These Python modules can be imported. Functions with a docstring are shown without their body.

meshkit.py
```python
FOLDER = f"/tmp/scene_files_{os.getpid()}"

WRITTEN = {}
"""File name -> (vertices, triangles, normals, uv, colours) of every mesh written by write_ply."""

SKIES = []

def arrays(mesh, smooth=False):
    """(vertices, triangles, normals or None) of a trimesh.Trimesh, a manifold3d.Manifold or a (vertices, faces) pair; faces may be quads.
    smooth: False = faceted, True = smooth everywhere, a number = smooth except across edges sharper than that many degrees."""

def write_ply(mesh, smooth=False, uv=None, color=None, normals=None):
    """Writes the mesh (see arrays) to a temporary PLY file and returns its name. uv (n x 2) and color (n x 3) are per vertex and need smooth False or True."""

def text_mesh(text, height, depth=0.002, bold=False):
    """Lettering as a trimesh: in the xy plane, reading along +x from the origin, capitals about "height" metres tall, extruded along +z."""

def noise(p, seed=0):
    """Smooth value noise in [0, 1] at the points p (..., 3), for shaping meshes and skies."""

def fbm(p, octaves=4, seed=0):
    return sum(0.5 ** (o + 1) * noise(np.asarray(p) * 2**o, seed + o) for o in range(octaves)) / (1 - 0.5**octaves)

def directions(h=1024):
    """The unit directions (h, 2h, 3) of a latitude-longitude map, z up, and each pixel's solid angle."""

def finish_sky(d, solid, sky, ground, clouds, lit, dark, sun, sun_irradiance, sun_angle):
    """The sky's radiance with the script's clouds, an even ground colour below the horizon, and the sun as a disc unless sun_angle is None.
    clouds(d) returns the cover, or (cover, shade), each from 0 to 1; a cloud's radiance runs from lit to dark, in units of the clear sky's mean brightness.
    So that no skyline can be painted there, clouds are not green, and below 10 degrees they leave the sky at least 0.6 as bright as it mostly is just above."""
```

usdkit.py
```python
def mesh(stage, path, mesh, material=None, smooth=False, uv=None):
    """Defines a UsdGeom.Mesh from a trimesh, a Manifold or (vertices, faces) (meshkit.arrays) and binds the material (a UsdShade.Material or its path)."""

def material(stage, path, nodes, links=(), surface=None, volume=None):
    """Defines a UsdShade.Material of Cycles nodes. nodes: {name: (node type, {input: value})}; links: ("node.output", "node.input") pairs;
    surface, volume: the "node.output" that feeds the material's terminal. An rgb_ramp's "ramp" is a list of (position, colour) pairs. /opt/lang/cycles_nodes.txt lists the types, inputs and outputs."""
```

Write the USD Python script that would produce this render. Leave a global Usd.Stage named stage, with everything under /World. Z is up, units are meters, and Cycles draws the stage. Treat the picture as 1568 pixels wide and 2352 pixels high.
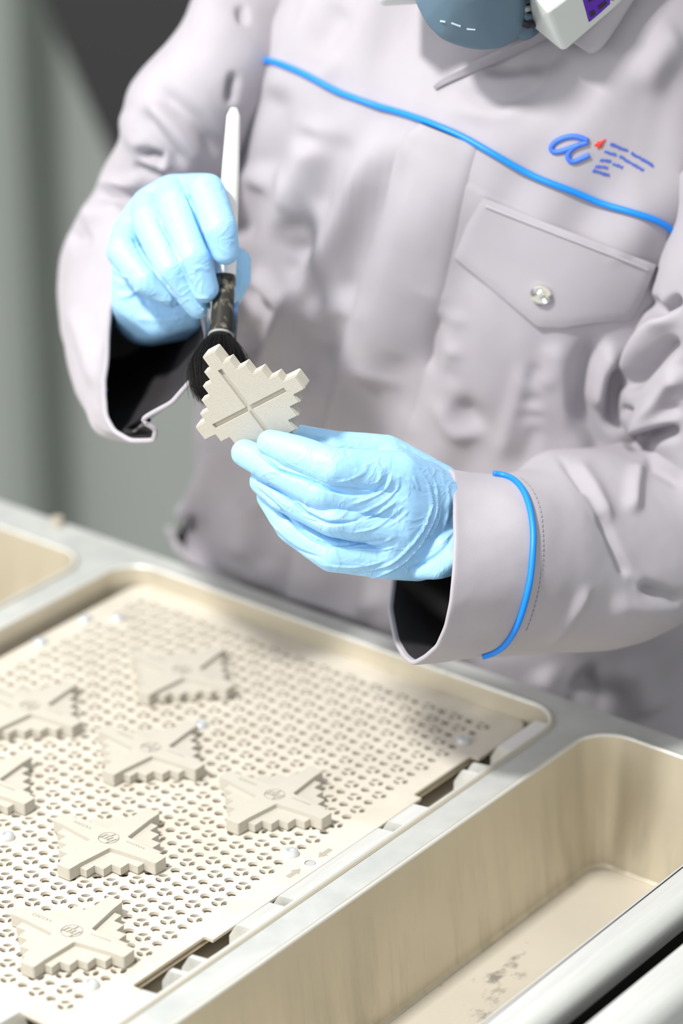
import math, random, numpy as np, trimesh, usdkit, meshkit
import manifold3d as m3
from manifold3d import Manifold, CrossSection
from shapely.geometry import Polygon, Point, box as sbox, LineString
from shapely.ops import unary_union
from shapely import affinity
from scipy.interpolate import PchipInterpolator, CubicSpline
from pxr import Usd, UsdGeom, UsdLux, UsdShade, Gf, Sdf, Vt

stage = Usd.Stage.CreateInMemory()
UsdGeom.SetStageUpAxis(stage, 'Z'); UsdGeom.SetStageMetersPerUnit(stage, 1.0)
UsdGeom.Xform.Define(stage, '/World'); UsdGeom.Scope.Define(stage, '/World/Looks')

# ------------------------------------------------------------------ camera
F = 7082.8; TH = math.radians(25.16); AZ = math.radians(37.58)      # focal length in pixels, pitch down, heading
ZP = 0.95; H = 0.9476                                                # plate height, camera above the plate
C = np.array([0, 0, ZP + H])
R = np.array([math.cos(AZ), math.sin(AZ), 0]); FW = np.array([-math.sin(AZ), math.cos(AZ), 0]); UP = np.array([0, 0, 1.0])
D = FW * math.cos(TH) - UP * math.sin(TH)
DN = -FW * math.sin(TH) - UP * math.cos(TH)
cam = UsdGeom.Camera.Define(stage, '/World/camera')
M = Gf.Matrix4d(); M.SetIdentity()
for i, a in enumerate((R, -DN, -D)): M.SetRow(i, Gf.Vec4d(*a, 0))
M.SetRow(3, Gf.Vec4d(*C, 1)); cam.AddTransformOp().Set(M)
cam.CreateHorizontalApertureAttr(24.0); cam.CreateVerticalApertureAttr(36.0)
cam.CreateFocalLengthAttr(24.0 * F / 1568); cam.CreateClippingRangeAttr(Gf.Vec2f(0.05, 100))
cam.CreateFStopAttr(3.2); cam.CreateFocusDistanceAttr(1.765)
cam.CreateExposureAttr(0.38)

# ------------------------------------------------------------------ lights: ceiling panels and the room's diffuse light
def rect_light(name, loc, target, w, h, power, color=(1, 1, 1)):
    l = UsdLux.RectLight.Define(stage, '/World/' + name)
    z = np.array(loc, float) - np.array(target, float); z /= np.linalg.norm(z)
    x = np.cross([0, 1, 0], z); x /= np.linalg.norm(x); y = np.cross(z, x)
    m = Gf.Matrix4d()
    for i, a in enumerate((x, y, z)): m.SetRow(i, Gf.Vec4d(*map(float, a), 0))
    m.SetRow(3, Gf.Vec4d(*map(float, loc), 1)); l.AddTransformOp().Set(m)
    l.CreateWidthAttr(w); l.CreateHeightAttr(h); l.CreateIntensityAttr(power); l.CreateColorAttr(Gf.Vec3f(*color)); l.CreateNormalizeAttr(False)
    return l
rect_light('ceiling_panel_light', (-1.22, 0.22, 2.75), (-1.22, 0.22, 0), 0.20, 0.20, 420, (1.0, 0.985, 0.955))
rect_light('ceiling_panel_light_001', (-2.3, 1.2, 2.75), (-2.3, 1.2, 0), 0.6, 0.6, 5, (1.0, 0.98, 0.95))
rect_light('ceiling_panel_light_002', (-3.2, -4.2, 2.7), (-1.0, 1.4, 1.2), 2.0, 1.2, 9, (1.0, 0.99, 0.97))
dome = UsdLux.DomeLight.Define(stage, '/World/room_light'); dome.CreateIntensityAttr(0.215); dome.CreateColorAttr(Gf.Vec3f(0.97, 0.985, 1.0))

# ------------------------------------------------------------------ helpers
_names = {}
def _free(parent, name):
    k = parent + '/' + name
    n = _names.get(k, 0); _names[k] = n + 1
    return k if n == 0 else f'{k}_{n:03d}'
_loc = {}
def path_of(p): return str(p.GetPath()) if hasattr(p, 'GetPath') else p
def tag(p, label=None, cat=None, group=None, kind=None):
    p = p.GetPrim() if hasattr(p, 'GetPrim') else p
    for k, v in (('label', label), ('category', cat), ('group', group), ('kind', kind)):
        if v: p.SetCustomDataByKey(k, v)
    return p
def thing(name, loc=(0, 0, 0), label=None, cat=None, group=None, kind=None):
    p = _free('/World', name); x = UsdGeom.Xform.Define(stage, p)
    x.AddTranslateOp().Set(Gf.Vec3d(*map(float, loc))); _loc[p] = np.array(loc, float)
    tag(x, label, cat, group, kind); return x.GetPrim()
def obj(name, mesh, mat, parent=None, smooth=False, label=None, kind=None):
    pp = '/World' if parent is None else path_of(parent)
    p = _free(pp, name); off = _loc.get(pp, np.zeros(3))
    v, f, n = meshkit.arrays(mesh, smooth)
    m = usdkit.mesh(stage, p, (v - off, f), mat)
    if n is not None:
        m.CreateNormalsAttr(Vt.Vec3fArray.FromNumpy(n.astype(np.float32))); m.SetNormalsInterpolation('vertex')
    _loc[p] = off
    tag(m, label, kind=kind); return m.GetPrim()
def struct(name, mesh, mat, parent=None, **k): return obj(name, mesh, mat, parent, kind='structure', **k)
def tm(man): m = man.to_mesh(); return trimesh.Trimesh(m.vert_properties[:, :3], m.tri_verts, process=False)
def bx(x0, x1, y0, y1, z0, z1): return Manifold.cube((x1 - x0, y1 - y0, z1 - z0)).translate((x0, y0, z0))
def cs(poly):
    ps = getattr(poly, 'geoms', [poly]); out = []
    for g in ps:
        out.append(np.array(g.exterior.coords)[:-1]); out += [np.array(i.coords)[:-1] for i in g.interiors]
    return CrossSection(out, m3.FillRule.EvenOdd)
def ext(poly, z0, z1): return Manifold.extrude(cs(poly), z1 - z0).translate((0, 0, z0))
def rrect(x0, x1, y0, y1, r): return sbox(x0 + r, y0 + r, x1 - r, y1 - r).buffer(r, quad_segs=8)
def ring(x0, x1, y0, y1, r, o, n=10):
    x0, x1, y0, y1, r = x0 - o, x1 + o, y0 - o, y1 + o, max(r + o, 0.002)
    pts = []
    for cx, cy, a in ((x1 - r, y1 - r, 0), (x0 + r, y1 - r, 90), (x0 + r, y0 + r, 180), (x1 - r, y0 + r, 270)):
        for t in np.linspace(a, a + 90, n): pts.append((cx + r * math.cos(math.radians(t)), cy + r * math.sin(math.radians(t))))
    return np.array(pts)
def tray(x0, x1, y0, y1, r, prof, flip=False):
    """open tray: rings of a rounded rectangle, (outset, height), closed by its floor"""
    rs = [np.c_[ring(x0, x1, y0, y1, r, o), np.full(40, z)] for o, z in prof]
    v = np.vstack(rs + [rs[-1].mean(0)[None]]); n = 40; f = []
    for k in range(len(rs) - 1):
        for i in range(n):
            j = (i + 1) % n; a, b, c, d = k * n + i, k * n + j, (k + 1) * n + j, (k + 1) * n + i
            f += [(a, d, c), (a, c, b)]
    k = (len(rs) - 1) * n
    for i in range(n): f.append((k + i, len(v) - 1, k + (i + 1) % n))
    return trimesh.Trimesh(v, np.array(f), process=False)
def sweep_prof(prof, axis, a, b):
    """closed profile polygon swept along x or y. prof: (across, z)"""
    p = Manifold.extrude(CrossSection([np.array(prof, float)], m3.FillRule.NonZero), b - a)
    m = tm(p); v = m.vertices
    m.vertices = np.c_[v[:, 0], v[:, 2] + a, v[:, 1]] if axis == 'y' else np.c_[v[:, 2] + a, v[:, 0], v[:, 1]]
    if axis == 'y': m.faces = m.faces[:, ::-1]
    return m
def tube(pts, r, n=8, caps=True):
    p = np.asarray(pts, float); r = np.broadcast_to(r, (len(p),))
    t = np.gradient(p, axis=0); t /= np.linalg.norm(t, axis=1, keepdims=True) + 1e-12
    a = np.cross(t[0], [0.3, 0.5, 0.8]); a /= np.linalg.norm(a); A = []
    for k in range(len(p)):
        a = a - t[k] * (a @ t[k]); a /= np.linalg.norm(a); A.append(a)
    A = np.array(A); B2 = np.cross(t, A); ang = np.arange(n) * 2 * np.pi / n
    v = p[:, None] + r[:, None, None] * (np.cos(ang)[None, :, None] * A[:, None] + np.sin(ang)[None, :, None] * B2[:, None])
    f = []
    for k in range(len(p) - 1):
        for i in range(n):
            j = (i + 1) % n; q = (k * n + i, k * n + j, (k + 1) * n + j, (k + 1) * n + i)
            f += [(q[0], q[1], q[2]), (q[0], q[2], q[3])]
    v = v.reshape(-1, 3)
    if caps:
        v = np.vstack([v, p[0], p[-1]]); N = len(p) * n
        for i in range(n):
            j = (i + 1) % n; f += [(N, j, i), (N + 1, (len(p) - 1) * n + i, (len(p) - 1) * n + j)]
    return trimesh.Trimesh(v, np.array(f), process=False)
def ray(x, y): return D + R * ((x - 784) / F) + DN * ((y - 1176) / F)
def at_z(x, y, z): r = ray(x, y); return C + r * ((z - C[2]) / r[2])
def at_d(x, y, d): return C + ray(x, y) * d
def at_v(x, y, v): r = ray(x, y); return C + r * ((v - C[1]) / r[1])
def proj(P):
    q = np.asarray(P) - C; Z = q @ D
    return np.stack([784 + F * (q @ R) / Z, 1176 + F * (q @ DN) / Z], -1), Z

# ------------------------------------------------------------------ materials
def mat(name, nodes, links, surface='p.BSDF'): return usdkit.material(stage, '/World/Looks/' + name, nodes, links, surface=surface)
def plain(name, c, rough=0.5, metal=0.0, bump=None, var=None, **k):
    """principled colour; var=(scale, colour2, lo, hi) mottles it, bump=(scale, strength, distance) roughens it"""
    nodes = {'p': ('principled_bsdf', {'base_color': c, 'roughness': rough, 'metallic': metal, **k})}; links = []
    if var or bump: nodes['g'] = ('geometry', {})
    if var:
        nodes['n'] = ('noise_texture', {'scale': var[0], 'detail': 5.0, 'roughness': 0.6})
        nodes['r'] = ('rgb_ramp', {'ramp': [(var[2], c), (var[3], var[1])]})
        links += [('g.position', 'n.vector'), ('n.fac', 'r.fac'), ('r.color', 'p.base_color')]
    if bump:
        nodes['nb'] = ('noise_texture', {'scale': bump[0], 'detail': 3.0}); nodes['b'] = ('bump', {'strength': bump[1], 'distance': bump[2]})
        links += [('g.position', 'nb.vector'), ('nb.fac', 'b.height'), ('b.normal', 'p.normal')]
    return mat(name, nodes, links)
def steel(name, c, c2, rough, metal, streak=(60, 60, 6), lo=0.35, hi=0.7):
    """stainless steel with wiped-on metal powder: streaky colour and roughness"""
    return mat(name, {'g': ('geometry', {}), 'mp': ('mapping', {'scale': streak}), 'n': ('noise_texture', {'scale': 1.0, 'detail': 6.0, 'roughness': 0.65}),
        'r': ('rgb_ramp', {'ramp': [(lo, c), (hi, c2)]}), 'n2': ('noise_texture', {'scale': 900.0, 'detail': 2.0}), 'b': ('bump', {'strength': 0.12, 'distance': 0.0004}),
        'mr': ('map_range', {'from_min': 0.3, 'from_max': 0.7, 'to_min': rough - 0.06, 'to_max': rough + 0.12}),
        'p': ('principled_bsdf', {'metallic': metal})},
        [('g.position', 'mp.vector'), ('mp.vector', 'n.vector'), ('n.fac', 'r.fac'), ('r.color', 'p.base_color'), ('n.fac', 'mr.value'), ('mr.result', 'p.roughness'),
         ('g.position', 'n2.vector'), ('n2.fac', 'b.height'), ('b.normal', 'p.normal')])
M_STEEL = steel('bench_steel', (0.47, 0.485, 0.465), (0.56, 0.57, 0.545), 0.42, 0.25, (25, 25, 25))
def smeared(name, c, dirty, rough, metal, scale, lo, hi, fade=None):
    """steel with powder residue in patches: fade=(z0, z1) keeps the smears to a band of height"""
    nodes = {'g': ('geometry', {}), 'mp': ('mapping', {'scale': scale}), 'n': ('noise_texture', {'scale': 1.0, 'detail': 6.0, 'roughness': 0.62}), 'r': ('rgb_ramp', {'ramp': [(lo, (0, 0, 0)), (hi, (1, 1, 1))]}),
        'n3': ('noise_texture', {'scale': 9.0, 'detail': 4.0}), 'r3': ('rgb_ramp', {'ramp': [(0.3, [x * 0.93 for x in c]), (0.7, [x * 1.06 for x in c])]}),
        'm': ('mix', {'color2': dirty}), 'n2': ('noise_texture', {'scale': 1100.0, 'detail': 2.0}), 'b': ('bump', {'strength': 0.15, 'distance': 0.0004}), 'p': ('principled_bsdf', {'roughness': rough, 'metallic': metal})}
    links = [('g.position', 'mp.vector'), ('mp.vector', 'n.vector'), ('n.fac', 'r.fac'), ('g.position', 'n3.vector'), ('n3.fac', 'r3.fac'), ('r3.color', 'm.color1'), ('m.color', 'p.base_color'), ('g.position', 'n2.vector'), ('n2.fac', 'b.height'), ('b.normal', 'p.normal')]
    if fade:
        nodes['x'] = ('separate_xyz', {}); nodes['mr'] = ('map_range', {'from_min': fade[0], 'from_max': fade[1], 'to_min': 0.8, 'to_max': 0.12}); nodes['mm'] = ('math', {'math_type': 'multiply'})
        links += [('g.position', 'x.vector'), ('x.z', 'mr.value'), ('r.color', 'mm.value1'), ('mr.result', 'mm.value2'), ('mm.value', 'm.fac')]
    else: links += [('r.color', 'm.fac')]
    return mat(name, nodes, links)
M_BINFLOOR = smeared('powdered_bin_floor', (0.60, 0.55, 0.46), (0.27, 0.25, 0.215), 0.5, 0.25, (34, 22, 22), 0.60, 0.68)
M_BIN = smeared('powdered_bin_steel', (0.58, 0.53, 0.42), (0.27, 0.245, 0.19), 0.38, 0.45, (60, 60, 7), 0.45, 0.85, (0.885, 0.955))
M_RIM = steel('rim_steel', (0.72, 0.73, 0.70), (0.82, 0.82, 0.79), 0.34, 0.45, (70, 5, 70))
M_PANEL = steel('panel_steel', (0.50, 0.54, 0.53), (0.62, 0.66, 0.65), 0.36, 0.5, (40, 6, 40))
M_CHAN = plain('channel_dust', (0.42, 0.36, 0.28), 0.7, 0.2, var=(120, (0.56, 0.50, 0.42), 0.4, 0.65))
M_PLATE = plain('build_plate', (0.585, 0.535, 0.45), 0.5, 0.12, bump=(1500, 0.15, 0.0004), var=(28, (0.655, 0.612, 0.525), 0.35, 0.65))
M_SUB = plain('under_plate', (0.56, 0.48, 0.36), 0.6, 0.1, var=(90, (0.66, 0.59, 0.48), 0.4, 0.65))
M_POSTS = plain('support_posts', (0.66, 0.63, 0.57), 0.4, 0.2)
M_ETCH = plain('etched_mark', (0.40, 0.36, 0.30), 0.6, 0.2)
M_SCREW = plain('zinc_screw', (0.58, 0.60, 0.60), 0.32, 0.35)
M_SAND = plain('sandy_green_part', (0.44, 0.413, 0.35), 0.85, 0.0, bump=(2600, 0.35, 0.0006), var=(1500, (0.51, 0.48, 0.415), 0.35, 0.65))
M_DARK = plain('dark_cavity', (0.02, 0.019, 0.018), 0.7)

# ------------------------------------------------------------------ setting
B = ZP + 0.012
M_WALL = plain('wall_paint', (0.33, 0.36, 0.33), 0.8, var=(1.2, (0.37, 0.40, 0.37), 0.3, 0.7))
M_POST = plain('post_paint', (0.25, 0.275, 0.25), 0.7)
M_FLOOR = plain('floor_vinyl', (0.20, 0.20, 0.19), 0.5)
struct('floor', tm(bx(-5.5, 2.5, -1.0, 4.2, -0.05, 0)), M_FLOOR)
WV = 2.75
struct('wall_back', tm(bx(-5.5, 2.5, WV, WV + 0.1, 0, 3.0)), M_WALL)

# ------------------------------------------------------------------ workbench
bench = thing('workbench', (-1.12, 1.15, 0), 'long stainless steel powder workbench with a sunken tray between two open bins', 'workbench')
WELL = (-1.2815, -0.9210, 0.9550, 1.4255, 0.024); BINR = (-0.8960, -0.7680, 0.8900, 1.4245, 0.024); BINL = (-1.4700, -1.3060, 0.8900, 1.4105, 0.024)
top = rrect(-1.53, -0.766, 0.84, 1.4445, 0.006)
for b in (WELL, BINR, BINL): top = top.difference(rrect(*b[:4], b[4]))
obj('worktop', ext(top, B - 0.003, B), M_STEEL, bench)
lip = lambda d: [(0.0035, B + 0.0002), (0.0025, B + 0.0014), (0.0008, B + 0.0016), (-0.0006, B + 0.0004), (-0.001, B - 0.003), (-0.0100, B - d + 0.004), (-0.0108, B - d + 0.0015), (-0.013, B - d)]
for name, b, lab in (('side_bin', BINR, 'deep empty bin with beige powder on its walls'), ('side_bin', BINL, 'open bin beyond the perforated plate')):
    q = obj(name, tray(*b, lip(0.088)), M_BIN, bench, smooth=40, label=lab)
    x0, x1, y0, y1, r = b
    obj('bin_floor', ext(rrect(x0 + 0.013, x1 - 0.013, y0 + 0.013, y1 - 0.013, 0.016), B - 0.0879, B - 0.0872), M_BINFLOOR, q)
    for sx, sy in ((0.72, 0.86), (0.3, 0.5), (0.72, 0.5)):
        m = trimesh.creation.cylinder(0.0042, 0.002, sections=24); m.apply_translation((x0 + sx * (x1 - x0), y0 + sy * (y1 - y0), B - 0.0865))
        obj('floor_rivet', m, M_SCREW, q, smooth=30)
wl = tray(*WELL, [(0.0035, B + 0.0002), (0.0025, B + 0.0013), (0.0008, B + 0.0015), (-0.0006, B + 0.0004), (-0.001, B - 0.003), (-0.003, B - 0.024), (-0.006, B - 0.026)])
obj('tray_well', wl, M_BIN, bench, smooth=40, label='sunken rectangular tray under the plate')
for b in (WELL, BINR, BINL):
    rr = ring(*b[:4], b[4], 0.0006, 14); obj('edge_bead', tube(np.c_[np.vstack([rr, rr[:2]]), np.full(len(rr) + 2, B + 0.0006)], 0.0013, 8, False), M_RIM, bench, smooth=True)
# rolled right-hand rim
rp = [(-0.7672, B - 0.004), (-0.7672, B + 0.0006), (-0.7660, B + 0.0016), (-0.7560, B + 0.0016)] + [(-0.7560 + 0.012 * math.sin(a), B + 0.0016 - 0.012 + 0.012 * math.cos(a)) for a in np.linspace(0.15, math.pi / 2, 9)] + [(-0.7440, B - 0.0145), (-0.7465, B - 0.0145), (-0.7470, B - 0.006)]
obj('rolled_rim', sweep_prof(rp, 'y', 0.84, 1.4445), M_RIM, bench, smooth=35, label='rounded bright rim of the right bin')
obj('rim_seam', tm(bx(-0.7668, -0.7662, 0.90, 1.425, B + 0.0010, B + 0.00185)), M_DARK, bench)
obj('cabinet_body', tm(bx(-1.50, -0.752, 0.86, 1.435, 0.08, B - 0.0935)), M_DARK, bench)
obj('plinth', tm(bx(-1.46, -0.81, 0.90, 1.40, 0, 0.08)), M_DARK, bench)
k = trimesh.creation.cylinder(0.0042, 0.006, sections=20); k.apply_translation((-1.3604, 1.4385, B + 0.003)); obj('edge_bolt', k, M_CHAN, bench, smooth=30, label='small dull bolt on the far edge')
# retaining bars round the plate
bars = [(0.905, 1.0380), (1.0605, 1.0640), (1.0770, 1.0805), (1.1180, 1.1475), (1.1560, 1.2495), (1.2590, 1.2845), (1.3330, 1.3360), (1.3440, 1.3470), (1.3720, 1.4130)]
bprof = [(-0.9395, ZP - 0.006), (-0.9395, ZP + 0.001), (-0.9345, B - 0.0022), (-0.9215, B - 0.0004), (-0.9215, ZP - 0.006)]
for a, b in [(0.958, bars[0][1])] + bars[1:]: obj('retaining_bar', sweep_prof(bprof, 'y', a, b), M_RIM, bench)
obj('bar_ledge', tm(bx(-0.9225, -0.9205, 0.96, 1.42, ZP - 0.012, B - 0.0006)), M_STEEL, bench)
fprof = [(0.9875, ZP - 0.006), (0.9875, ZP + 0.001), (0.9830, B - 0.0022), (0.9560, B - 0.0004), (0.9560, ZP - 0.006)]
for a, b in ((-1.278, -1.12), (-1.10, -0.972)): obj('retaining_bar', sweep_prof(fprof, 'x', a, b), M_RIM, bench)

nb = thing('steel_side_unit', (-0.62, 1.15, 0), 'neighbouring blue-grey steel unit past the dark gap at the lower right corner', 'cabinet')
sp = [(-0.7215, 0.955), (-0.7215, 0.9670), (-0.7195, 0.9685), (-0.7060, 0.9685)] + [(-0.7060 + 0.011 * math.sin(a), 0.9575 + 0.011 * math.cos(a)) for a in np.linspace(0.15, math.pi / 2, 9)] + [(-0.6950, 0.90), (-0.705, 0.90)]
obj('rim', sweep_prof(sp, 'y', 0.80, 1.46), M_RIM, nb, smooth=35)
obj('inner_liner', tm(bx(-0.7222, -0.7206, 0.81, 1.45, 0.0, 0.962)), M_DARK, nb)
obj('inner_liner', tm(bx(-0.7640, -0.7480, 0.87, 1.43, B - 0.093, B - 0.016)), M_DARK, bench, label='dark strip under the rolled rim')
obj('side_panel', tm(bx(-0.7205, -0.6952, 0.81, 1.45, 0.0, 0.953)), M_PANEL, nb)

# ------------------------------------------------------------------ perforated plate
PL = (-1.2705, -0.9447, 0.9922, 1.4235)
plate_t = thing('perforated_plate', (-1.1, 1.2, ZP), 'cream perforated metal build plate dusted with powder, sunk in the bench', 'plate')
outl = rrect(*PL, 0.012)
for a, b in ((1.0500, 1.1085), (1.3080, 1.3650)): outl = outl.difference(sbox(-0.9492, a, -0.9, b).buffer(0.0015))
LU, LV = 0.01050, 0.01082; O0 = (-0.9667, 1.0557)
SCREWS = [(-0.9682, 1.0342), (-0.9669, 1.2077), (-0.9645, 1.3785), (-1.1109, 1.1197), (-1.1073, 1.2932), (-1.2624, 1.3577), (-1.2640, 1.3150), (-1.2463, 1.3726), (-1.2480, 1.10)]
def lobe(ang, r=0.00305, hw=0.0030, hh=0.00158):
    rad = (hw * hw + hh * hh) / (2 * hh)
    v = Point(0, rad - hh).buffer(rad, quad_segs=24).intersection(Point(0, hh - rad).buffer(rad, quad_segs=24)).intersection(sbox(-hw * .9, -1, hw * .9, 1)).buffer(-0.0002).buffer(0.00028, quad_segs=2).simplify(0.00005)
    v = affinity.translate(v, 0, r)
    return affinity.rotate(v, ang, origin=(0, 0))
UPA = math.degrees(AZ)                      # the clusters stand askew on the plate
lobes = [lobe(UPA + 3 + k) for k in (0, 120, 240)]
single = affinity.rotate(affinity.scale(Point(0, 0).buffer(0.00305, quad_segs=4), 1.0, 0.95), 20)
holes = []
for i in range(-27, 1):
    for j in range(-4, 33):
        x, y = O0[0] + i * LU, O0[1] + j * LV
        if any(math.hypot(x - a, y - b) < 0.0085 for a, b in SCREWS): continue
        if x < -1.2535 or y > 1.4035 or y < 1.0095: continue
        for h in (lobes if (i + j) % 2 == 0 else [single]): holes.append(np.array(affinity.translate(h, x, y).exterior.coords)[:-1])
pin_at = (-0.9519, 1.2071); holes.append(np.array(Point(*pin_at).buffer(0.0034, quad_segs=6).exterior.coords)[:-1])
plate_cs = CrossSection([np.array(outl.exterior.coords)[:-1]] + holes, m3.FillRule.EvenOdd)
obj('plate_sheet', Manifold.extrude(plate_cs, 0.0019).translate((0, 0, ZP - 0.0019)), M_PLATE, plate_t)
obj('backing_sheet', ext(rrect(-1.266, -0.9520, 0.998, 1.418, 0.01), ZP - 0.0068, ZP - 0.0052), M_SUB, plate_t)
posts = []
for i in range(-27, 1):
    for j in range(-4, 33):
        if (i + j) % 2:
            q = trimesh.creation.cylinder(0.0036, 0.0032, sections=14); q.apply_translation((O0[0] + i * LU, O0[1] + j * LV, ZP - 0.0047)); posts.append(q)
obj('support_posts', trimesh.util.concatenate(posts), M_POSTS, plate_t, kind='stuff')
p = trimesh.creation.cylinder(0.0029, 0.003, sections=24); p.apply_translation((*pin_at, ZP - 0.0018)); obj('locating_pin', p, M_SCREW, plate_t, smooth=30)
def screw(x, y):
    pr = [(0, 0.0022), (0.0017, 0.0022), (0.0019, 0.0030), (0.0030, 0.0031), (0.0044, 0.0024), (0.0050, 0.0012), (0.0050, 0)]
    m = trimesh.creation.revolve(pr[::-1], sections=28); m.apply_translation((x, y, ZP)); return m
for x, y in SCREWS: obj('pan_screw', screw(x, y), M_SCREW, plate_t, smooth=40)
arrow = Polygon([(-0.006, -0.0016), (0.0005, -0.0016), (0.0005, -0.0034), (0.006, 0), (0.0005, 0.0034), (0.0005, 0.0016), (-0.006, 0.0016)])
for (x, y), a in (((-0.9525, 1.1928), 90), ((-0.9518, 1.2206), 270)):
    obj('etched_arrow', ext(affinity.translate(affinity.rotate(arrow, a, origin=(0, 0)), x, y), ZP - 0.0002, ZP + 0.00012), M_ETCH, plate_t)

# ------------------------------------------------------------------ stepped crosses
def cross_mesh(code=None, sub='XXXXYYYY'):
    """arms along x and y, 80 mm tip to tip, underside at z = 0"""
    arm = Polygon([(-0.0077, 0), (-0.0077, 0.0077), (-0.0052, 0.0305), (-0.0050, 0.040), (0.0050, 0.040), (0.0052, 0.0305), (0.0077, 0.0077), (0.0077, 0)])
    arms = unary_union([affinity.rotate(arm, a, origin=(0, 0)) for a in (0, 90, 180, 270)]).buffer(0.0012).buffer(-0.0024).buffer(0.0012)
    q = [(0, 0.0314), (0.0105, 0.0314), (0.0105, 0.0244), (0.0175, 0.0244), (0.0175, 0.0174), (0.0244, 0.0174), (0.0244, 0.0105), (0.0314, 0.0105), (0.0314, 0), (0, 0)]
    infill = unary_union([affinity.rotate(Polygon(q), a, origin=(0, 0)) for a in (0, 90, 180, 270)])
    full = unary_union([arms, infill]).buffer(0.00015).buffer(-0.00015)
    low = full.buffer(-0.0006, join_style=2)
    m = ext(low, 0, 0.0009) + ext(full, 0.0008, 0.0056) + ext(arms, 0.005, 0.0084)
    for a in (0, 90): m = m - ext(affinity.rotate(sbox(-0.0285, -0.0016, 0.0285, 0.0016), a, origin=(0, 0)), -0.001, 0.0017)
    cut = []
    disc = Point(0, 0).buffer(0.0063, quad_segs=16); bars_ = []
    for x0, y0, x1, y1 in ((-0.0036, -0.0040, -0.0002, 0.0066), (-0.0010, -0.0040, 0.0002, 0.0008), (0.0012, -0.0066, 0.0044, 0.0040), (0.0012, -0.0010, 0.0022, 0.0040)): pass
    sl = lambda y: y * 0.28
    stroke = lambda pts, w: LineString([(x + sl(y), y) for x, y in pts]).buffer(w / 2, cap_style=2, join_style=2)
    hp = [stroke([(-0.0040, -0.0023), (-0.0040, 0.0080)], 0.0010), stroke([(-0.0040, 0.0021), (-0.0012, 0.0021), (-0.0012, -0.0023)], 0.0010), stroke([(0.0010, -0.0080), (0.0010, 0.0021), (0.0038, 0.0021), (0.0038, -0.0020), (0.0010, -0.0020)], 0.0010)]
    logo = disc.difference(Point(0, 0).buffer(0.0057, quad_segs=16)).union(unary_union(hp).intersection(disc))
    cut.append(ext(affinity.rotate(logo, 180, origin=(0, 0)), 0.0076, 0.009))
    def lettering(t, h, x, y):
        l = meshkit.text_mesh(t, h, 0.001)
        w = l.bounds[1, 0]; l.apply_translation((-w, 0, 0)); l.apply_transform(trimesh.transformations.rotation_matrix(math.pi, (0, 0, 1)))
        l.apply_translation((x, y, 0.0079))
        return Manifold(m3.Mesh(np.asarray(l.vertices, np.float32), np.asarray(l.faces, np.uint32)))
    if code:
        for t, h, x, y in ((code, 0.0026, -0.0290, 0.0030), (sub, 0.0019, 0.0105, 0.0046)):
            try:
                l = lettering(t, h, x, y)
                if not l.is_empty(): cut.append(l)
            except Exception: pass
    for c in cut: m = m - c
    return tm(m)
def placed(m, P, ang):
    m = m.copy(); m.apply_transform(trimesh.transformations.rotation_matrix(ang, (0, 0, 1))); m.apply_translation(P); return m
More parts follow.
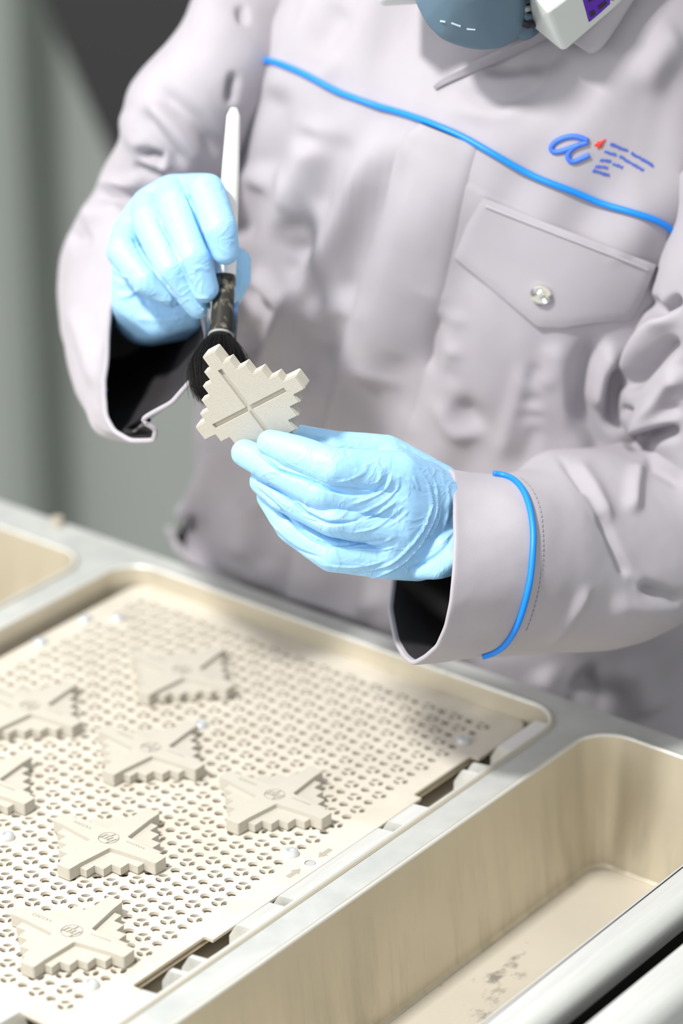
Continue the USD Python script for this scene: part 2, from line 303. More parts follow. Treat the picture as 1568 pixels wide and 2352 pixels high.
CR = [((75, 2225), (270, 2060), (40, 2085), (275, 2190), 'YX1003', 'stepped sand-grey cross part marked YX1003, nearest the front edge of the plate'),
      ((152, 1983), (352, 1868), (140, 1885), (355, 1968), 'YX1004', 'stepped sand-grey cross part marked YX1004, just behind the foremost one'),
      ((538, 1882), (730, 1768), (520, 1785), (735, 1868), 'YX1005', 'stepped sand-grey cross part resting beside the shadow, nearest the plate edge with slots'),
      ((250, 1770), (440, 1660), (242, 1678), (452, 1760), 'YX1002', 'stepped sand-grey cross part with a bright screw at one arm tip, mid plate'),
      ((345, 1588), (500, 1490), (318, 1502), (510, 1575), 'YX1007', 'stepped sand-grey cross part furthest back, at the edge of the sleeve shadow'),
      ((-20, 1672), (172, 1572), (-48, 1580), (172, 1660), 'YX1006', 'blurred stepped sand-grey cross part half out of frame, second from the back'),
      ((-140, 1850), (55, 1745), (-150, 1750), (60, 1830), 'YX1001', 'stepped sand-grey cross part of which only two arm tips show at the left frame edge')]
for bl, ur, ul, br, code, lab in CR:
    P = [at_z(*q, ZP + 0.0084) for q in (bl, ur, ul, br)]
    c = sum(P) / 4; c[2] = ZP + 0.0002
    e1 = P[3] - P[2]; e2 = P[1] - P[0]
    ang = (math.atan2(e1[1], e1[0]) + math.atan2(-e2[0], e2[1])) / 2
    t = thing('stepped_cross', c, lab, 'metal part', 'stepped crosses on the plate')
    obj('cross_body', placed(cross_mesh(code), c, ang), M_SAND, t)
# held cross: underside towards the camera
ax = lambda r, d, z: R * r + DN * d + D * z
eUR = ax(28.6, -13.6, -22.4); eUL = ax(-22.6, -29.7, -10.8)
e1 = eUR / np.linalg.norm(eUR); e2 = eUL - e1 * (eUL @ e1); e2 /= np.linalg.norm(e2)
nb3 = np.cross(e1, e2)
if nb3 @ D < 0: e1, e2 = e2, e1; nb3 = np.cross(e1, e2)
HC = at_d(572, 938, 1.768); Tm = np.eye(4); Tm[:3, 0], Tm[:3, 1], Tm[:3, 2], Tm[:3, 3] = e1, e2, nb3, HC
hm = cross_mesh(); hm.apply_transform(Tm)
t = thing('stepped_cross', HC, 'stepped sand-grey cross part held up in gloved fingers, grooved underside showing', 'metal part')
obj('cross_body', hm, M_SAND, t)

# ------------------------------------------------------------------ cloth and body tools
def loft(secs, nu, nv, expo=2.0, close=True):
    """rings through sections (centre, a, b): centre + a cos t + b sin t, spaced evenly along the path"""
    S = np.array([np.concatenate(s[:3]) for s in secs]); L = np.r_[0, np.cumsum(np.linalg.norm(np.diff(S[:, :3], axis=0), axis=1) + 1e-4)]
    q = PchipInterpolator(L, S)(np.linspace(0, L[-1], nv)); t = np.arange(nu) * 2 * np.pi / nu
    c, s = np.cos(t), np.sin(t); k = 2.0 / expo
    c, s = np.sign(c) * abs(c) ** k, np.sign(s) * abs(s) ** k
    return q[:, None, :3] + c[None, :, None] * q[:, None, 3:6] + s[None, :, None] * q[:, None, 6:9]
def grid_mesh(G, flip=False):
    nv, nu = G.shape[:2]; i, j = np.meshgrid(np.arange(nv - 1), np.arange(nu), indexing='ij'); j2 = (j + 1) % nu
    q = np.stack([i * nu + j, i * nu + j2, (i + 1) * nu + j2, (i + 1) * nu + j], -1).reshape(-1, 4)
    f = np.vstack([q[:, [0, 1, 2]], q[:, [0, 2, 3]]])
    m = trimesh.Trimesh(G.reshape(-1, 3), f[:, ::-1] if flip else f, process=False)
    return m
def outward(m, inside):
    """turn the faces so that normals point away from the point(s) inside"""
    c = m.triangles_center - inside
    if (m.face_normals * c).sum() < 0: m.faces = m.faces[:, ::-1]
    return m
def seg_dist(P, line):
    """distance to a polyline, fraction along it, signed side"""
    line = np.asarray(line, float); L = np.r_[0, np.cumsum(np.linalg.norm(np.diff(line, axis=0), axis=1))]
    best = np.full(len(P), 1e9); t_ = np.zeros(len(P)); sg = np.zeros(len(P))
    for k in range(len(line) - 1):
        a, d = line[k], line[k + 1] - line[k]; n2 = d @ d
        u = np.clip(((P - a) @ d) / n2, 0, 1); w = P - a - u[:, None] * d; r = np.hypot(w[:, 0], w[:, 1])
        hit = r < best; best[hit] = r[hit]; t_[hit] = ((L[k] + u * math.sqrt(n2)) / L[-1])[hit]
        sg[hit] = (d[0] * w[:, 1] - d[1] * w[:, 0])[hit]
    return best, t_, np.sign(sg)
def spline(line, n=24):
    line = np.asarray(line, float)
    if len(line) < 3: return line
    L = np.r_[0, np.cumsum(np.linalg.norm(np.diff(line, axis=0), axis=1))]
    return PchipInterpolator(L, line)(np.linspace(0, L[-1], n))
def sculpt(m, strokes, noise=(), lim=0.05, grid=None, sig=0, drape=()):
    """press folds into a garment where it was modelled from the front: each stroke is a crease line, its half width, its height in mm and its kind"""
    N = np.array(m.vertex_normals); P, Z = proj(m.vertices)
    face = np.clip(-(N @ D) * 3.0 + 0.3, 0, 1)
    h = np.zeros(len(P)); hs = np.zeros(len(P))
    for line, w, amp, *kind in strokes:
        lo, hi = np.min(line, 0) - 4 * w, np.max(line, 0) + 4 * w
        k = kind[0] if kind else 'fold'
        if k == 'step': hi = hi + 330; lo = lo - 330
        sel = np.where((P > lo).all(1) & (P < hi).all(1) & (face > 0))[0]
        if not len(sel): continue
        d, t, s = seg_dist(P[sel], spline(line)); taper = np.clip(np.minimum(t, 1 - t) / 0.22, 0, 1); taper = taper * taper * (3 - 2 * taper)
        hh = hs if k == 'step' else h
        if k == 'fold': g = np.exp(-(d / w) ** 2) * taper
        elif k == 'crease': g = np.exp(-d / w) * taper
        elif k == 'step': g = np.where(s < 0, np.clip(d / w, 0, 1) ** 0.7 * np.exp(-d / 170.0), 0) * np.clip(np.minimum(t, 1 - t) / 0.05, 0, 1)
        hh[sel] += amp * 0.001 * g * face[sel]
    for sc, amp, seed, *st in noise:
        q = m.vertices * np.array(st[0] if st else (1, 1, 1)) * sc
        f = meshkit.fbm(q, 3, seed); h += amp * 0.001 * (1 - np.abs(2 * f - 1) * 2.0)
    for along, fa, across, fc_, amp, seed in drape:      # long soft folds that run along a direction
        v = m.vertices; wob = meshkit.fbm(v * 6, 2, seed + 50) * 0.03
        q = np.stack([(v @ np.array(along)) * fa, (v @ np.array(across) + wob) * fc_, v[:, 1] * 2], -1)
        f = meshkit.fbm(q, 2, seed); h += amp * 0.001 * (f - 0.5) * 2 * (0.4 + 1.2 * meshkit.noise(v * 9, seed + 9))
    if grid is not None and sig:
        from scipy.ndimage import gaussian_filter
        h = gaussian_filter(h.reshape(grid), sig, mode=('nearest', 'wrap')).ravel()
    h += hs
    m.vertices = m.vertices + N * np.clip(h, -lim, lim)[:, None]
    return m
def px(raw, off, sc): return [(x / sc + off[0], y / sc + off[1]) for x, y in raw]
def pv(d, Z): return R * (d[0] / F * Z) + DN * (d[1] / F * Z) + D * (d[2] if len(d) > 2 else 0.0)
def sec(c, Z, a, b): return (at_d(*c, Z), pv(a, Z), pv(b, Z))
def soften(t, rounds):
    if rounds:
        v0 = np.array(t.vertices); trimesh.smoothing.filter_taubin(t, lamb=0.5, nu=0.51, iterations=rounds)
        v1 = np.array(t.vertices); far = ~(np.linalg.norm(v1 - v0, axis=1) < 0.006); v1[far] = v0[far]; t.vertices = v1
    return t
def bones(chains, refine=0.003, rounds=8, seg=20, extra=()):
    parts = []
    ball = lambda p, r: Manifold.sphere(r, seg).translate(tuple(map(float, p)))
    for ch in chains:
        for (p, r), (q, s) in zip(ch, ch[1:]): parts.append((ball(p, r) + ball(q, s)).hull())
    for hull in extra: parts.append(Manifold.batch_boolean([ball(p, r) for p, r in hull], m3.OpType.Add).hull())
    m = Manifold.batch_boolean(parts, m3.OpType.Add).refine_to_length(refine)
    t = tm(m); t.merge_vertices(); t = trimesh.Trimesh(t.vertices, t.faces, process=True)
    soften(t, rounds)
    return t
class Caster:
    def __init__(s, m): s.m = m; s.N = np.array(m.vertex_normals); s.P, s.Z = proj(m.vertices); s.face = (s.N @ D) < 0.05
    def hit(s, pts):
        """points of the surface, and its normals, along lines of sight"""
        pts = np.atleast_2d(pts).astype(float); o = np.repeat(C[None], len(pts), 0); d = np.array([ray(*p) for p in pts])
        loc, ri, ti = s.m.ray.intersects_location(o, d, multiple_hits=False)
        out = np.full((len(pts), 3), np.nan); n = np.tile(-D, (len(pts), 1)); out[ri] = loc; n[ri] = s.m.face_normals[ti]
        bad = np.isnan(out[:, 0])
        if bad.any() and not bad.all():
            g = np.where(~bad)[0]
            for b in np.where(bad)[0]:
                k = g[np.argmin(np.abs(g - b))]; zz = (out[k] - C) @ D; out[b] = at_d(*pts[b], zz); n[b] = n[k]
        return out, n

def cloth(name, c, sheen=0.15):
    return mat(name, {'g': ('geometry', {}), 'mp': ('mapping', {'rotation': (0.5, 0.3, 0.6), 'scale': (3200.0, 1000.0, 3200.0)}), 'w': ('noise_texture', {'scale': 1.0, 'detail': 2.0}),
        'n': ('noise_texture', {'scale': 22.0, 'detail': 4.0}), 'r': ('rgb_ramp', {'ramp': [(0.3, [x * 0.95 for x in c]), (0.7, [x * 1.04 for x in c])]}),
        'b': ('bump', {'strength': 0.16, 'distance': 0.0004}), 'p': ('principled_bsdf', {'roughness': 0.85, 'sheen_weight': sheen, 'specular_ior_level': 0.25})},
        [('g.position', 'mp.vector'), ('mp.vector', 'w.vector'), ('w.fac', 'b.height'), ('b.normal', 'p.normal'), ('g.position', 'n.vector'), ('n.fac', 'r.fac'), ('r.color', 'p.base_color')])
M_CLOTH = cloth('grey_twill', (0.385, 0.362, 0.393))
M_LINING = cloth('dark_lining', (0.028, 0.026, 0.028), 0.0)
M_TROUSER = cloth('grey_trousers', (0.28, 0.27, 0.29))
M_PIPING = plain('blue_piping', (0.0, 0.22, 0.80), 0.45)
M_GLOVE = mat('blue_nitrile', {'g': ('geometry', {}), 'mp': ('mapping', {'rotation': (0.3, 0.5, 0.65), 'scale': (95.0, 34.0, 60.0)}), 'n': ('noise_texture', {'scale': 1.0, 'detail': 2.0, 'distortion': 0.8}), 'r': ('rgb_ramp', {'ramp': [(0.40, (0, 0, 0)), (0.5, (1, 1, 1)), (0.60, (0, 0, 0))]}),
    'b': ('bump', {'strength': 0.28, 'distance': 0.0011}), 'n2': ('noise_texture', {'scale': 1400.0, 'detail': 1.0}), 'b2': ('bump', {'strength': 0.08, 'distance': 0.0003}),
    'p': ('principled_bsdf', {'base_color': (0.32, 0.585, 0.87), 'roughness': 0.5, 'subsurface_weight': 0.12, 'subsurface_radius': (0.3, 0.8, 1.0), 'subsurface_scale': 0.004})},
    [('g.position', 'mp.vector'), ('mp.vector', 'n.vector'), ('n.fac', 'r.fac'), ('r.color', 'b.height'), ('g.position', 'n2.vector'), ('n2.fac', 'b2.height'), ('b.normal', 'b2.normal'), ('b2.normal', 'p.normal')])
M_SKIN = plain('brown_skin', (0.22, 0.10, 0.055), 0.5, subsurface_weight=0.1, subsurface_scale=0.004, subsurface_radius=(1.0, 0.35, 0.2))
M_HAIR = plain('black_hair', (0.012, 0.010, 0.009), 0.5)
M_THREAD_B = plain('blue_thread', (0.05, 0.17, 0.78), 0.6); M_THREAD_R = plain('red_thread', (0.80, 0.03, 0.02), 0.6)
M_SNAP = plain('snap_metal', (0.85, 0.84, 0.78), 0.12, 1.0)

# ------------------------------------------------------------------ person
person = thing('person', (-1.12, 1.60, 0), 'person in a grey work jacket with blue piping, respirator and blue gloves, brushing a cross', 'person')
V = lambda *a: np.array(a, float)
def hand(chain_px): return [(at_d(x, y, z), r * 0.001) for x, y, z, r in chain_px]
HL = dict(index=[(915, 1090, 1.766, 14), (765, 1073, 1.748, 11.8), (680, 1040, 1.754, 10.5), (620, 1018, 1.762, 8.2)],
          middle=[(925, 1150, 1.770, 14), (740, 1127, 1.754, 11.8), (630, 1075, 1.764, 10.2), (561, 1040, 1.777, 8.2)],
          ring=[(915, 1212, 1.774, 13.5), (765, 1190, 1.759, 11.3), (655, 1140, 1.769, 10), (604, 1106, 1.780, 8.2)],
          little=[(885, 1282, 1.782, 12.8), (762, 1272, 1.771, 11), (671, 1213, 1.779, 9.8), (618, 1142, 1.790, 7.6)],
          thumb=[(1005, 1128, 1.806, 17), (885, 1047, 1.796, 13), (770, 1029, 1.788, 10.4), (690, 1008, 1.794, 8.4)])
HLpalm = [[(915, 1090, 1.766, 14), (925, 1150, 1.770, 14), (1050, 1188, 1.806, 20), (1005, 1128, 1.812, 16)], [(925, 1150, 1.770, 14), (915, 1212, 1.774, 13.5), (1050, 1188, 1.806, 20), (1045, 1225, 1.806, 20)],
          [(915, 1212, 1.774, 13.5), (885, 1282, 1.782, 12.8), (1045, 1225, 1.806, 20), (960, 1290, 1.790, 12)], [(1005, 1128, 1.812, 16), (885, 1045, 1.806, 12.5), (915, 1090, 1.772, 12)]]
HLcuff = [[(1050, 1188, 1.806, 20), (1045, 1225, 1.806, 20), (1110, 1215, 1.82, 22)], [(965, 1312, 1.782, 5), (1005, 1312, 1.778, 5), (1042, 1282, 1.774, 5), (1010, 1250, 1.785, 12), (960, 1290, 1.79, 10), (1090, 1240, 1.80, 18)]]
HR = dict(index=[(440, 445, 1.868, 13), (476, 440, 1.836, 11.5), (505, 525, 1.816, 10.6), (517, 577, 1.820, 8.6)],
          middle=[(395, 448, 1.871, 13), (405, 475, 1.842, 12), (444, 590, 1.820, 10.6), (471, 664, 1.827, 8.6)],
          ring=[(345, 475, 1.875, 12.5), (345, 508, 1.848, 11.6), (392, 617, 1.828, 10.2), (455, 704, 1.838, 8)],
          little=[(302, 530, 1.882, 12), (284, 578, 1.858, 11), (335, 643, 1.848, 9.6), (392, 678, 1.852, 7.6)],
          thumb=[(450, 700, 1.888, 15), (512, 680, 1.872, 11.5), (541, 640, 1.860, 9.6), (547, 598, 1.857, 8.0)])
HRpalm = [[(440, 445, 1.868, 13), (395, 448, 1.871, 13), (440, 600, 1.885, 14), (400, 700, 1.925, 24)], [(395, 448, 1.871, 13), (345, 475, 1.875, 12.5), (400, 700, 1.925, 24), (340, 710, 1.925, 24)],
          [(345, 475, 1.875, 12.5), (302, 530, 1.882, 12), (300, 690, 1.888, 12), (340, 710, 1.925, 24)], [(450, 700, 1.888, 15), (440, 600, 1.885, 14), (400, 700, 1.925, 24), (365, 735, 1.885, 12)],
          [(300, 690, 1.888, 12), (365, 735, 1.885, 12), (440, 712, 1.880, 12), (340, 710, 1.925, 24), (400, 700, 1.925, 24)]]
def glove_mesh(Hd, palm, cuff, k=0.95, refine=0.0022, rounds=7):
    sc = lambda ch: [(p, r * k) for p, r in hand(ch)]
    t = bones([sc(c) for c in Hd.values()], refine, rounds, 24, [sc(h) for h in palm + cuff]).subdivide()
    return soften(t, 3)
G = lambda raw: px(raw, (800, 1050), 5.227)
G7 = lambda raw: px(raw, (350, 950), 2.613)
gl_strokes = [(G(l), 2.6, a) for l, a in [
    ([(480, 120), (500, 250), (420, 400), (200, 510), (0, 570)], 1.0), ([(600, 180), (600, 320), (500, 470), (260, 620), (0, 690)], 1.0), ([(640, 470), (450, 610), (200, 740), (0, 800)], 1.1),
    ([(700, 540), (520, 700), (250, 870), (0, 900)], 0.8), ([(740, 620), (560, 780), (430, 850)], 0.6), ([(570, 940), (380, 1020), (0, 1060)], 1.2), ([(600, 1060), (350, 1110), (0, 1100)], 1.0),
    ([(830, 150), (960, 340), (1000, 560), (900, 850), (700, 1110), (480, 1290), (200, 1380), (0, 1410)], 1.4), ([(930, 150), (1050, 350), (1060, 600), (960, 880), (780, 1150), (540, 1340), (250, 1450), (0, 1490)], 1.3),
    ([(1110, 430), (1090, 700), (960, 980), (800, 1180)], 0.8), ([(1180, 300), (1200, 600), (1120, 900)], 0.8), ([(700, 230), (790, 380)], 0.7), ([(770, 220), (850, 400)], 0.7)]]
gl_strokes += [(G(l), 4.0, a) for l, a in [([(450, 80), (475, 200), (440, 300), (370, 370), (240, 440), (0, 440)], -2.0), ([(1290, 860), (1120, 1130), (960, 1240), (700, 1350)], -1.8), ([(0, 1040), (300, 1020), (500, 985)], -0.9), ([(0, 1400), (300, 1350), (480, 1270)], -1.0), ([(60, 770), (300, 650), (420, 560)], -1.0)]]
gl_strokes += [(G7(l), 2.4, a) for l, a in [([(1290, 275), (1285, 330), (1210, 385), (1080, 410)], 0.8), ([(1340, 285), (1370, 360), (1330, 430)], 0.8), ([(1400, 300), (1410, 370), (1350, 450), (1290, 490)], 0.8), ([(960, 400), (950, 450)], -0.8), ([(1160, 210), (1170, 260)], -0.6),
    ([(620, 270), (600, 370), (640, 380)], 0.5), ([(640, 380), (720, 350), (800, 350)], 0.6), ([(845, 500), (855, 560), (900, 590)], 0.6), ([(920, 510), (920, 560), (950, 610)], 0.7), ([(1180, 560), (1130, 620), (1080, 640)], 0.6), ([(700, 440), (760, 520), (830, 560)], 0.5),
    ([(650, 450), (760, 580), (900, 700)], 0.6), ([(600, 480), (680, 620), (800, 740)], 0.5), ([(720, 300), (830, 330)], -0.5), ([(900, 620), (1050, 660), (1250, 640), (1450, 560)], -1.2), ([(960, 760), (1100, 790), (1300, 780), (1450, 740)], -1.0), ([(1000, 900), (1200, 920), (1400, 880)], 0.8), ([(1080, 975), (1250, 965), (1420, 920)], -1.0)]]
def glove(Hd, palm, cuff, strokes, label, noise):
    m = glove_mesh(Hd, palm, cuff)
    sculpt(m, strokes, noise, 0.006)
    return obj('glove', m, M_GLOVE, person, smooth=True, label=label)
G6 = lambda raw: px(raw, (220, 380), 4.126)
gl_strokes += [(G7(l), 3.6, a) for l, a in [([(610, 200), (660, 250), (760, 335), (960, 405), (1090, 462), (1270, 492)], -3.2), ([(600, 380), (720, 440), (840, 520), (930, 600), (1080, 658), (1230, 650)], -2.6), ([(590, 420), (660, 480), (780, 590), (900, 705), (1000, 768), (1160, 795)], -2.4), ([(590, 500), (680, 640), (800, 770), (900, 830), (1050, 870)], -1.6)]]
gr_strokes = [(G6(l), w, a) for l, w, a in [([(830, 230), (880, 310), (990, 580), (1110, 880)], 3.5, -2.6), ([(560, 470), (680, 680), (800, 900), (900, 1150), (960, 1240)], 3.2, -2.4), ([(330, 660), (450, 850), (560, 1000), (740, 1220)], 3.2, -2.4), ([(800, 230), (880, 190)], 3, -0.8), ([(150, 960), (250, 1040), (330, 1060)], 2.5, 0.8), ([(140, 1010), (260, 1080), (330, 1110)], 2.5, -0.8), ([(150, 1060), (240, 1120), (320, 1130)], 2.5, 0.7), ([(200, 1250), (330, 1220), (410, 1160)], 5, 1.2), ([(180, 1180), (300, 1180)], 3, -0.8), ([(900, 990), (980, 970), (1080, 1000)], 3, 0.6), ([(930, 1240), (1020, 1255), (1090, 1250)], 3, 0.7), ([(1000, 1380), (1060, 1340)], 3, 0.6), ([(1000, 1120), (1000, 1210)], 2.5, 0.5), ([(350, 1420), (600, 1460), (900, 1400)], 8, 1.0), ([(450, 1250), (480, 1350)], 6, -0.8), ([(760, 1250), (720, 1350)], 6, -0.8)]]
glove(HL, HLpalm, HLcuff, gl_strokes, 'wrinkled blue glove pinching the cross between thumb and forefinger', [(45, 0.30, 3)])
glove(HR, HRpalm, [[(340, 710, 1.925, 24), (400, 700, 1.925, 24), (350, 690, 1.965, 26)]], gr_strokes, 'blue glove closed round the brush handle', [(45, 0.30, 8)])

# jacket body
ts = lambda uc, vc, zc, a, b, tilt=0.10: (V(uc, vc, zc), V(a, 0, -a * tilt), V(0, -b, 0))
TS = [ts(-1.135, 1.600, 0.74, 0.196, 0.134), ts(-1.132, 1.598, 0.92, 0.200, 0.138), ts(-1.117, 1.594, 1.05, 0.195, 0.136), ts(-1.101, 1.582, 1.17, 0.190, 0.136), ts(-1.084, 1.578, 1.27, 0.186, 0.134),
      ts(-1.073, 1.584, 1.325, 0.178, 0.126), ts(-1.066, 1.594, 1.37, 0.160, 0.112), ts(-1.061, 1.597, 1.405, 0.120, 0.094), ts(-1.058, 1.60, 1.428, 0.090, 0.082), ts(-1.056, 1.60, 1.445, 0.080, 0.076)]
jm = outward(grid_mesh(loft(TS, 420, 360, 2.5)), V(-1.1, 1.6, 1.1))
T2 = lambda raw: px(raw, (540, 0), 2.613); T3 = lambda raw: px(raw, (968, 0), 2.613); T4 = lambda raw: px(raw, (540, 500), 2.613); T5 = lambda raw: px(raw, (968, 500), 2.613); T7 = lambda raw: px(raw, (350, 950), 2.613)
placket = [(960, 285), (930, 310), (873, 500), (831, 626), (789, 779), (739, 986), (690, 1180), (652, 1380)]
ST = [(placket, 8, 2.0, 'step'),
      ([(915, 290), (838, 390), (789, 500), (739, 596), (666, 730), (608, 840), (560, 960)], 17, 7.0), ([(928, 325), (888, 450), (846, 560), (808, 660), (776, 740)], 19, -8.0),
      ([(760, 270), (700, 383), (672, 480), (650, 560)], 26, 4.0), ([(800, 300), (752, 420), (735, 500)], 24, -3.0), ([(640, 190), (628, 300), (600, 420)], 34, -5.0), ([(724, 300), (716, 345)], 24, -4.0),
      (T2([(230, 1000), (340, 1140), (350, 1260)]), 14, 3.0), (T2([(150, 1100), (80, 1300), (40, 1450)]), 26, -4.0), (T2([(330, 1300), (420, 1420), (400, 1560)]), 22, -3.5),
      (T4([(700, 470), (590, 540), (460, 640)]), 20, 4.0), (T4([(670, 560), (640, 700), (610, 830)]), 14, -5.0), (T4([(110, 310), (200, 420), (300, 560)]), 18, 5.0), (T4([(30, 430), (140, 470), (240, 600)]), 22, -6.0), (T4([(60, 640), (150, 720), (120, 860)]), 30, -5.0),
      (T4([(350, 180), (420, 260), (330, 330)]), 20, -3.0), (T4([(560, 930), (460, 1080)]), 22, 3.0), (T4([(590, 950), (560, 1020)]), 12, -3.0), (T4([(530, 1100), (500, 1250)]), 16, -3.0),
      (T4([(1020, 450), (1100, 455)]), 9, 3.0), (T4([(1130, 470), (1220, 480)]), 10, 3.5), (T4([(1050, 495), (1060, 620)]), 10, -2.5), (T4([(1210, 570), (1170, 740), (1110, 960)]), 17, -4.5), (T4([(1260, 560), (1220, 760), (1180, 980)]), 12, 3.0), (T4([(1300, 610), (1350, 650)]), 11, 3.5), (T4([(1260, 780), (1320, 850)]), 12, 3.5), (T4([(1250, 900), (1310, 1020)]), 11, -3.0),
      (T4([(720, 900), (830, 950), (880, 1000)]), 20, 4.0), (T4([(840, 880), (930, 920), (990, 880)]), 16, -4.0), (T4([(860, 1020), (960, 990)]), 14, 3.0), (T4([(940, 1120), (1000, 1220), (1050, 1330)]), 11, 3.0), (T4([(980, 1040), (1030, 1180)]), 10, -2.5), (T4([(1200, 1100), (1280, 1260), (1400, 1370)]), 12, 3.5), (T4([(1300, 1140), (1400, 1240), (1370, 1300)]), 22, -4.5), (T4([(1440, 1260), (1370, 1330)]), 14, 3.0),
      (T5([(620, 860), (570, 1080), (500, 1300), (460, 1500)]), 12, 4.0), (T5([(690, 900), (640, 1020)]), 14, -2.5), (T5([(600, 1130), (730, 1110)]), 8, -3.0), (T5([(580, 1230), (720, 1200)]), 8, -3.0), (T5([(620, 1180), (720, 1150)]), 7, 2.5), (T5([(840, 700), (850, 1000), (880, 1350)]), 12, 2.0), (T5([(760, 760), (790, 900), (700, 1040)]), 18, 2.0),
      (T5([(1080, 690), (980, 930), (960, 1130), (1060, 1380), (1150, 1560)]), 19, -6.0), (T5([(1180, 760), (1080, 960), (1040, 1180)]), 16, 6.0), (T5([(1220, 900), (1170, 1080), (1160, 1300)]), 16, -8.0), (T5([(700, 1250), (620, 1450), (600, 1560)]), 14, -3.0),
      (T3([(260, 620), (370, 590), (480, 630), (600, 570), (760, 480)]), 13, -4.0), (T3([(330, 480), (520, 500), (720, 420)]), 16, 3.5), (T3([(380, 400), (520, 420), (700, 380), (900, 290)]), 18, -3.5), (T3([(260, 660), (480, 690), (640, 640)]), 12, 2.5), (T3([(1330, 560), (1420, 380), (1568, 220)]), 30, 3.0),
      (T2([(540, 470), (620, 380), (650, 330)]), 9, 2.5), (T2([(520, 330), (600, 170), (660, 40)]), 22, -3.0), (T2([(500, 430), (560, 350)]), 8, -2.0), (T2([(1030, 40), (1040, 300), (1080, 640)]), 8, -2.5), (T2([(880, 660), (850, 740)]), 8, -2.5), (T2([(1400, 700), (1420, 770)]), 8, -2.0),
      (T7([(130, 640), (200, 850), (330, 930), (420, 980)]), 12, 5.0), (T7([(210, 620), (180, 760)]), 11, -9.0), (T7([(430, 130), (330, 420), (250, 660)]), 22, 4.0), (T7([(330, 150), (250, 430), (200, 600)]), 22, -4.0), (T7([(540, 480), (600, 700), (560, 900)]), 34, 4.0), (T7([(680, 520), (700, 700), (640, 930)]), 26, -4.0),
      (T7([(830, 860), (800, 980), (780, 1110)]), 10, -5.0), (T7([(860, 880), (840, 1100)]), 10, 3.0), (T7([(1100, 1030), (1150, 1150)]), 30, -4.0), (T7([(1250, 1080), (1330, 1180)]), 26, 3.0),
      ([(1330, 1560), (1420, 1640)], 30, -5.0), ([(1240, 1540), (1290, 1640)], 26, 4.0), ([(1450, 1520), (1500, 1660)], 34, 4.0)]
ST = [(l, w * (1.0 if k else 1.15), a * (1.0 if k else 1.9 if w >= 16 else 0.9 if w < 12 else 1.3), *k) for l, w, a, *k in ST]
sculpt(jm, ST, [(7, 1.2, 11, (1, 1, 0.6))], 0.05, (360, 420), 1.3, [((0.45, 0, 0.9), 5, (0.9, 0, -0.45), 24, 10.0, 70), ((-0.1, 0, 1), 7, (1, 0, 0.1), 52, 3.0, 71)])
jacket = obj('jacket', jm, M_CLOTH, person, smooth=True, label='grey twill jacket front with a buttoned placket')
JC = Caster(jm)
JN = np.array(jm.vertex_normals)
def placket_strip():
    a, b = spline([(962, 283), (930, 308), (874, 500), (832, 626), (790, 779), (741, 986), (692, 1180), (655, 1372)], 110), spline([(1105, 340), (1086, 400), (1040, 600), (1010, 740), (972, 900), (915, 1080), (860, 1240), (820, 1420)], 110)
    ts_ = np.linspace(0, 1, 16); P = (a[:, None] * (1 - ts_[None, :, None]) + b[:, None] * ts_[None, :, None])
    h, n = JC.hit(P.reshape(-1, 2)); z = ((h - C) @ D).reshape(110, 16)
    from scipy.ndimage import gaussian_filter
    zs = gaussian_filter(z, (2.0, 1.0)); zs = np.minimum(zs, z + 0.0005)
    prof = np.interp(ts_, [0, 0.02, 0.08, 0.5, 0.9, 1], [0.0030, 0.0062, 0.0068, 0.0046, 0.0018, -0.001]); wob = 0.0012 * (meshkit.noise(np.c_[np.linspace(0, 9, 110), np.zeros(110), np.zeros(110)], 4) - 0.3)
    top_ = np.array([[at_d(*P[i, j], zs[i, j] - prof[j] - wob[i] * (1 - ts_[j])) for j in range(16)] for i in range(110)])
    und = np.array([at_d(*(P[i, 0] + (1.0, 0)), zs[i, 0] + 0.003) for i in range(110)])
    Gp = np.concatenate([und[:, None], top_], 1); nv, nu = Gp.shape[:2]; f = []
    for i in range(nv - 1):
        for j in range(nu - 1):
            q = (i * nu + j, (i + 1) * nu + j, (i + 1) * nu + j + 1, i * nu + j + 1); f += [(q[0], q[1], q[2]), (q[0], q[2], q[3])]
    m = trimesh.Trimesh(Gp.reshape(-1, 3), np.array(f), process=False)
    if (m.face_normals @ D).mean() > 0: m.faces = m.faces[:, ::-1]
    return m
obj('placket', placket_strip(), M_CLOTH, jacket, smooth=50, label='overlapping button placket')
def on_jacket(pts, lift, caster=None, up=True, even=True):
    h, n = (caster or JC).hit(pts); n = n.copy()
    k = np.ones(7) / 7
    if len(h) > 12 and even:
        for c in range(3): h[:, c] = np.convolve(np.pad(h[:, c], 3, 'edge'), k, 'valid')
    return h + n * lift if up else h - D * lift
def pipe(pts, r, lift, n=90, caster=None): return tube(on_jacket(spline(pts, n), lift, caster), r, 10)
PIPE = [(553, 131), (620, 140), (720, 180), (780, 212), (850, 238), (950, 268), (1060, 312), (1120, 345), (1240, 410), (1320, 440), (1390, 470), (1460, 490), (1520, 512), (1556, 545), (1564, 590)]
obj('piping', pipe(PIPE, 0.0020, 0.0016, 140), M_PIPING, jacket, smooth=True, label='bright blue piping across the chest')
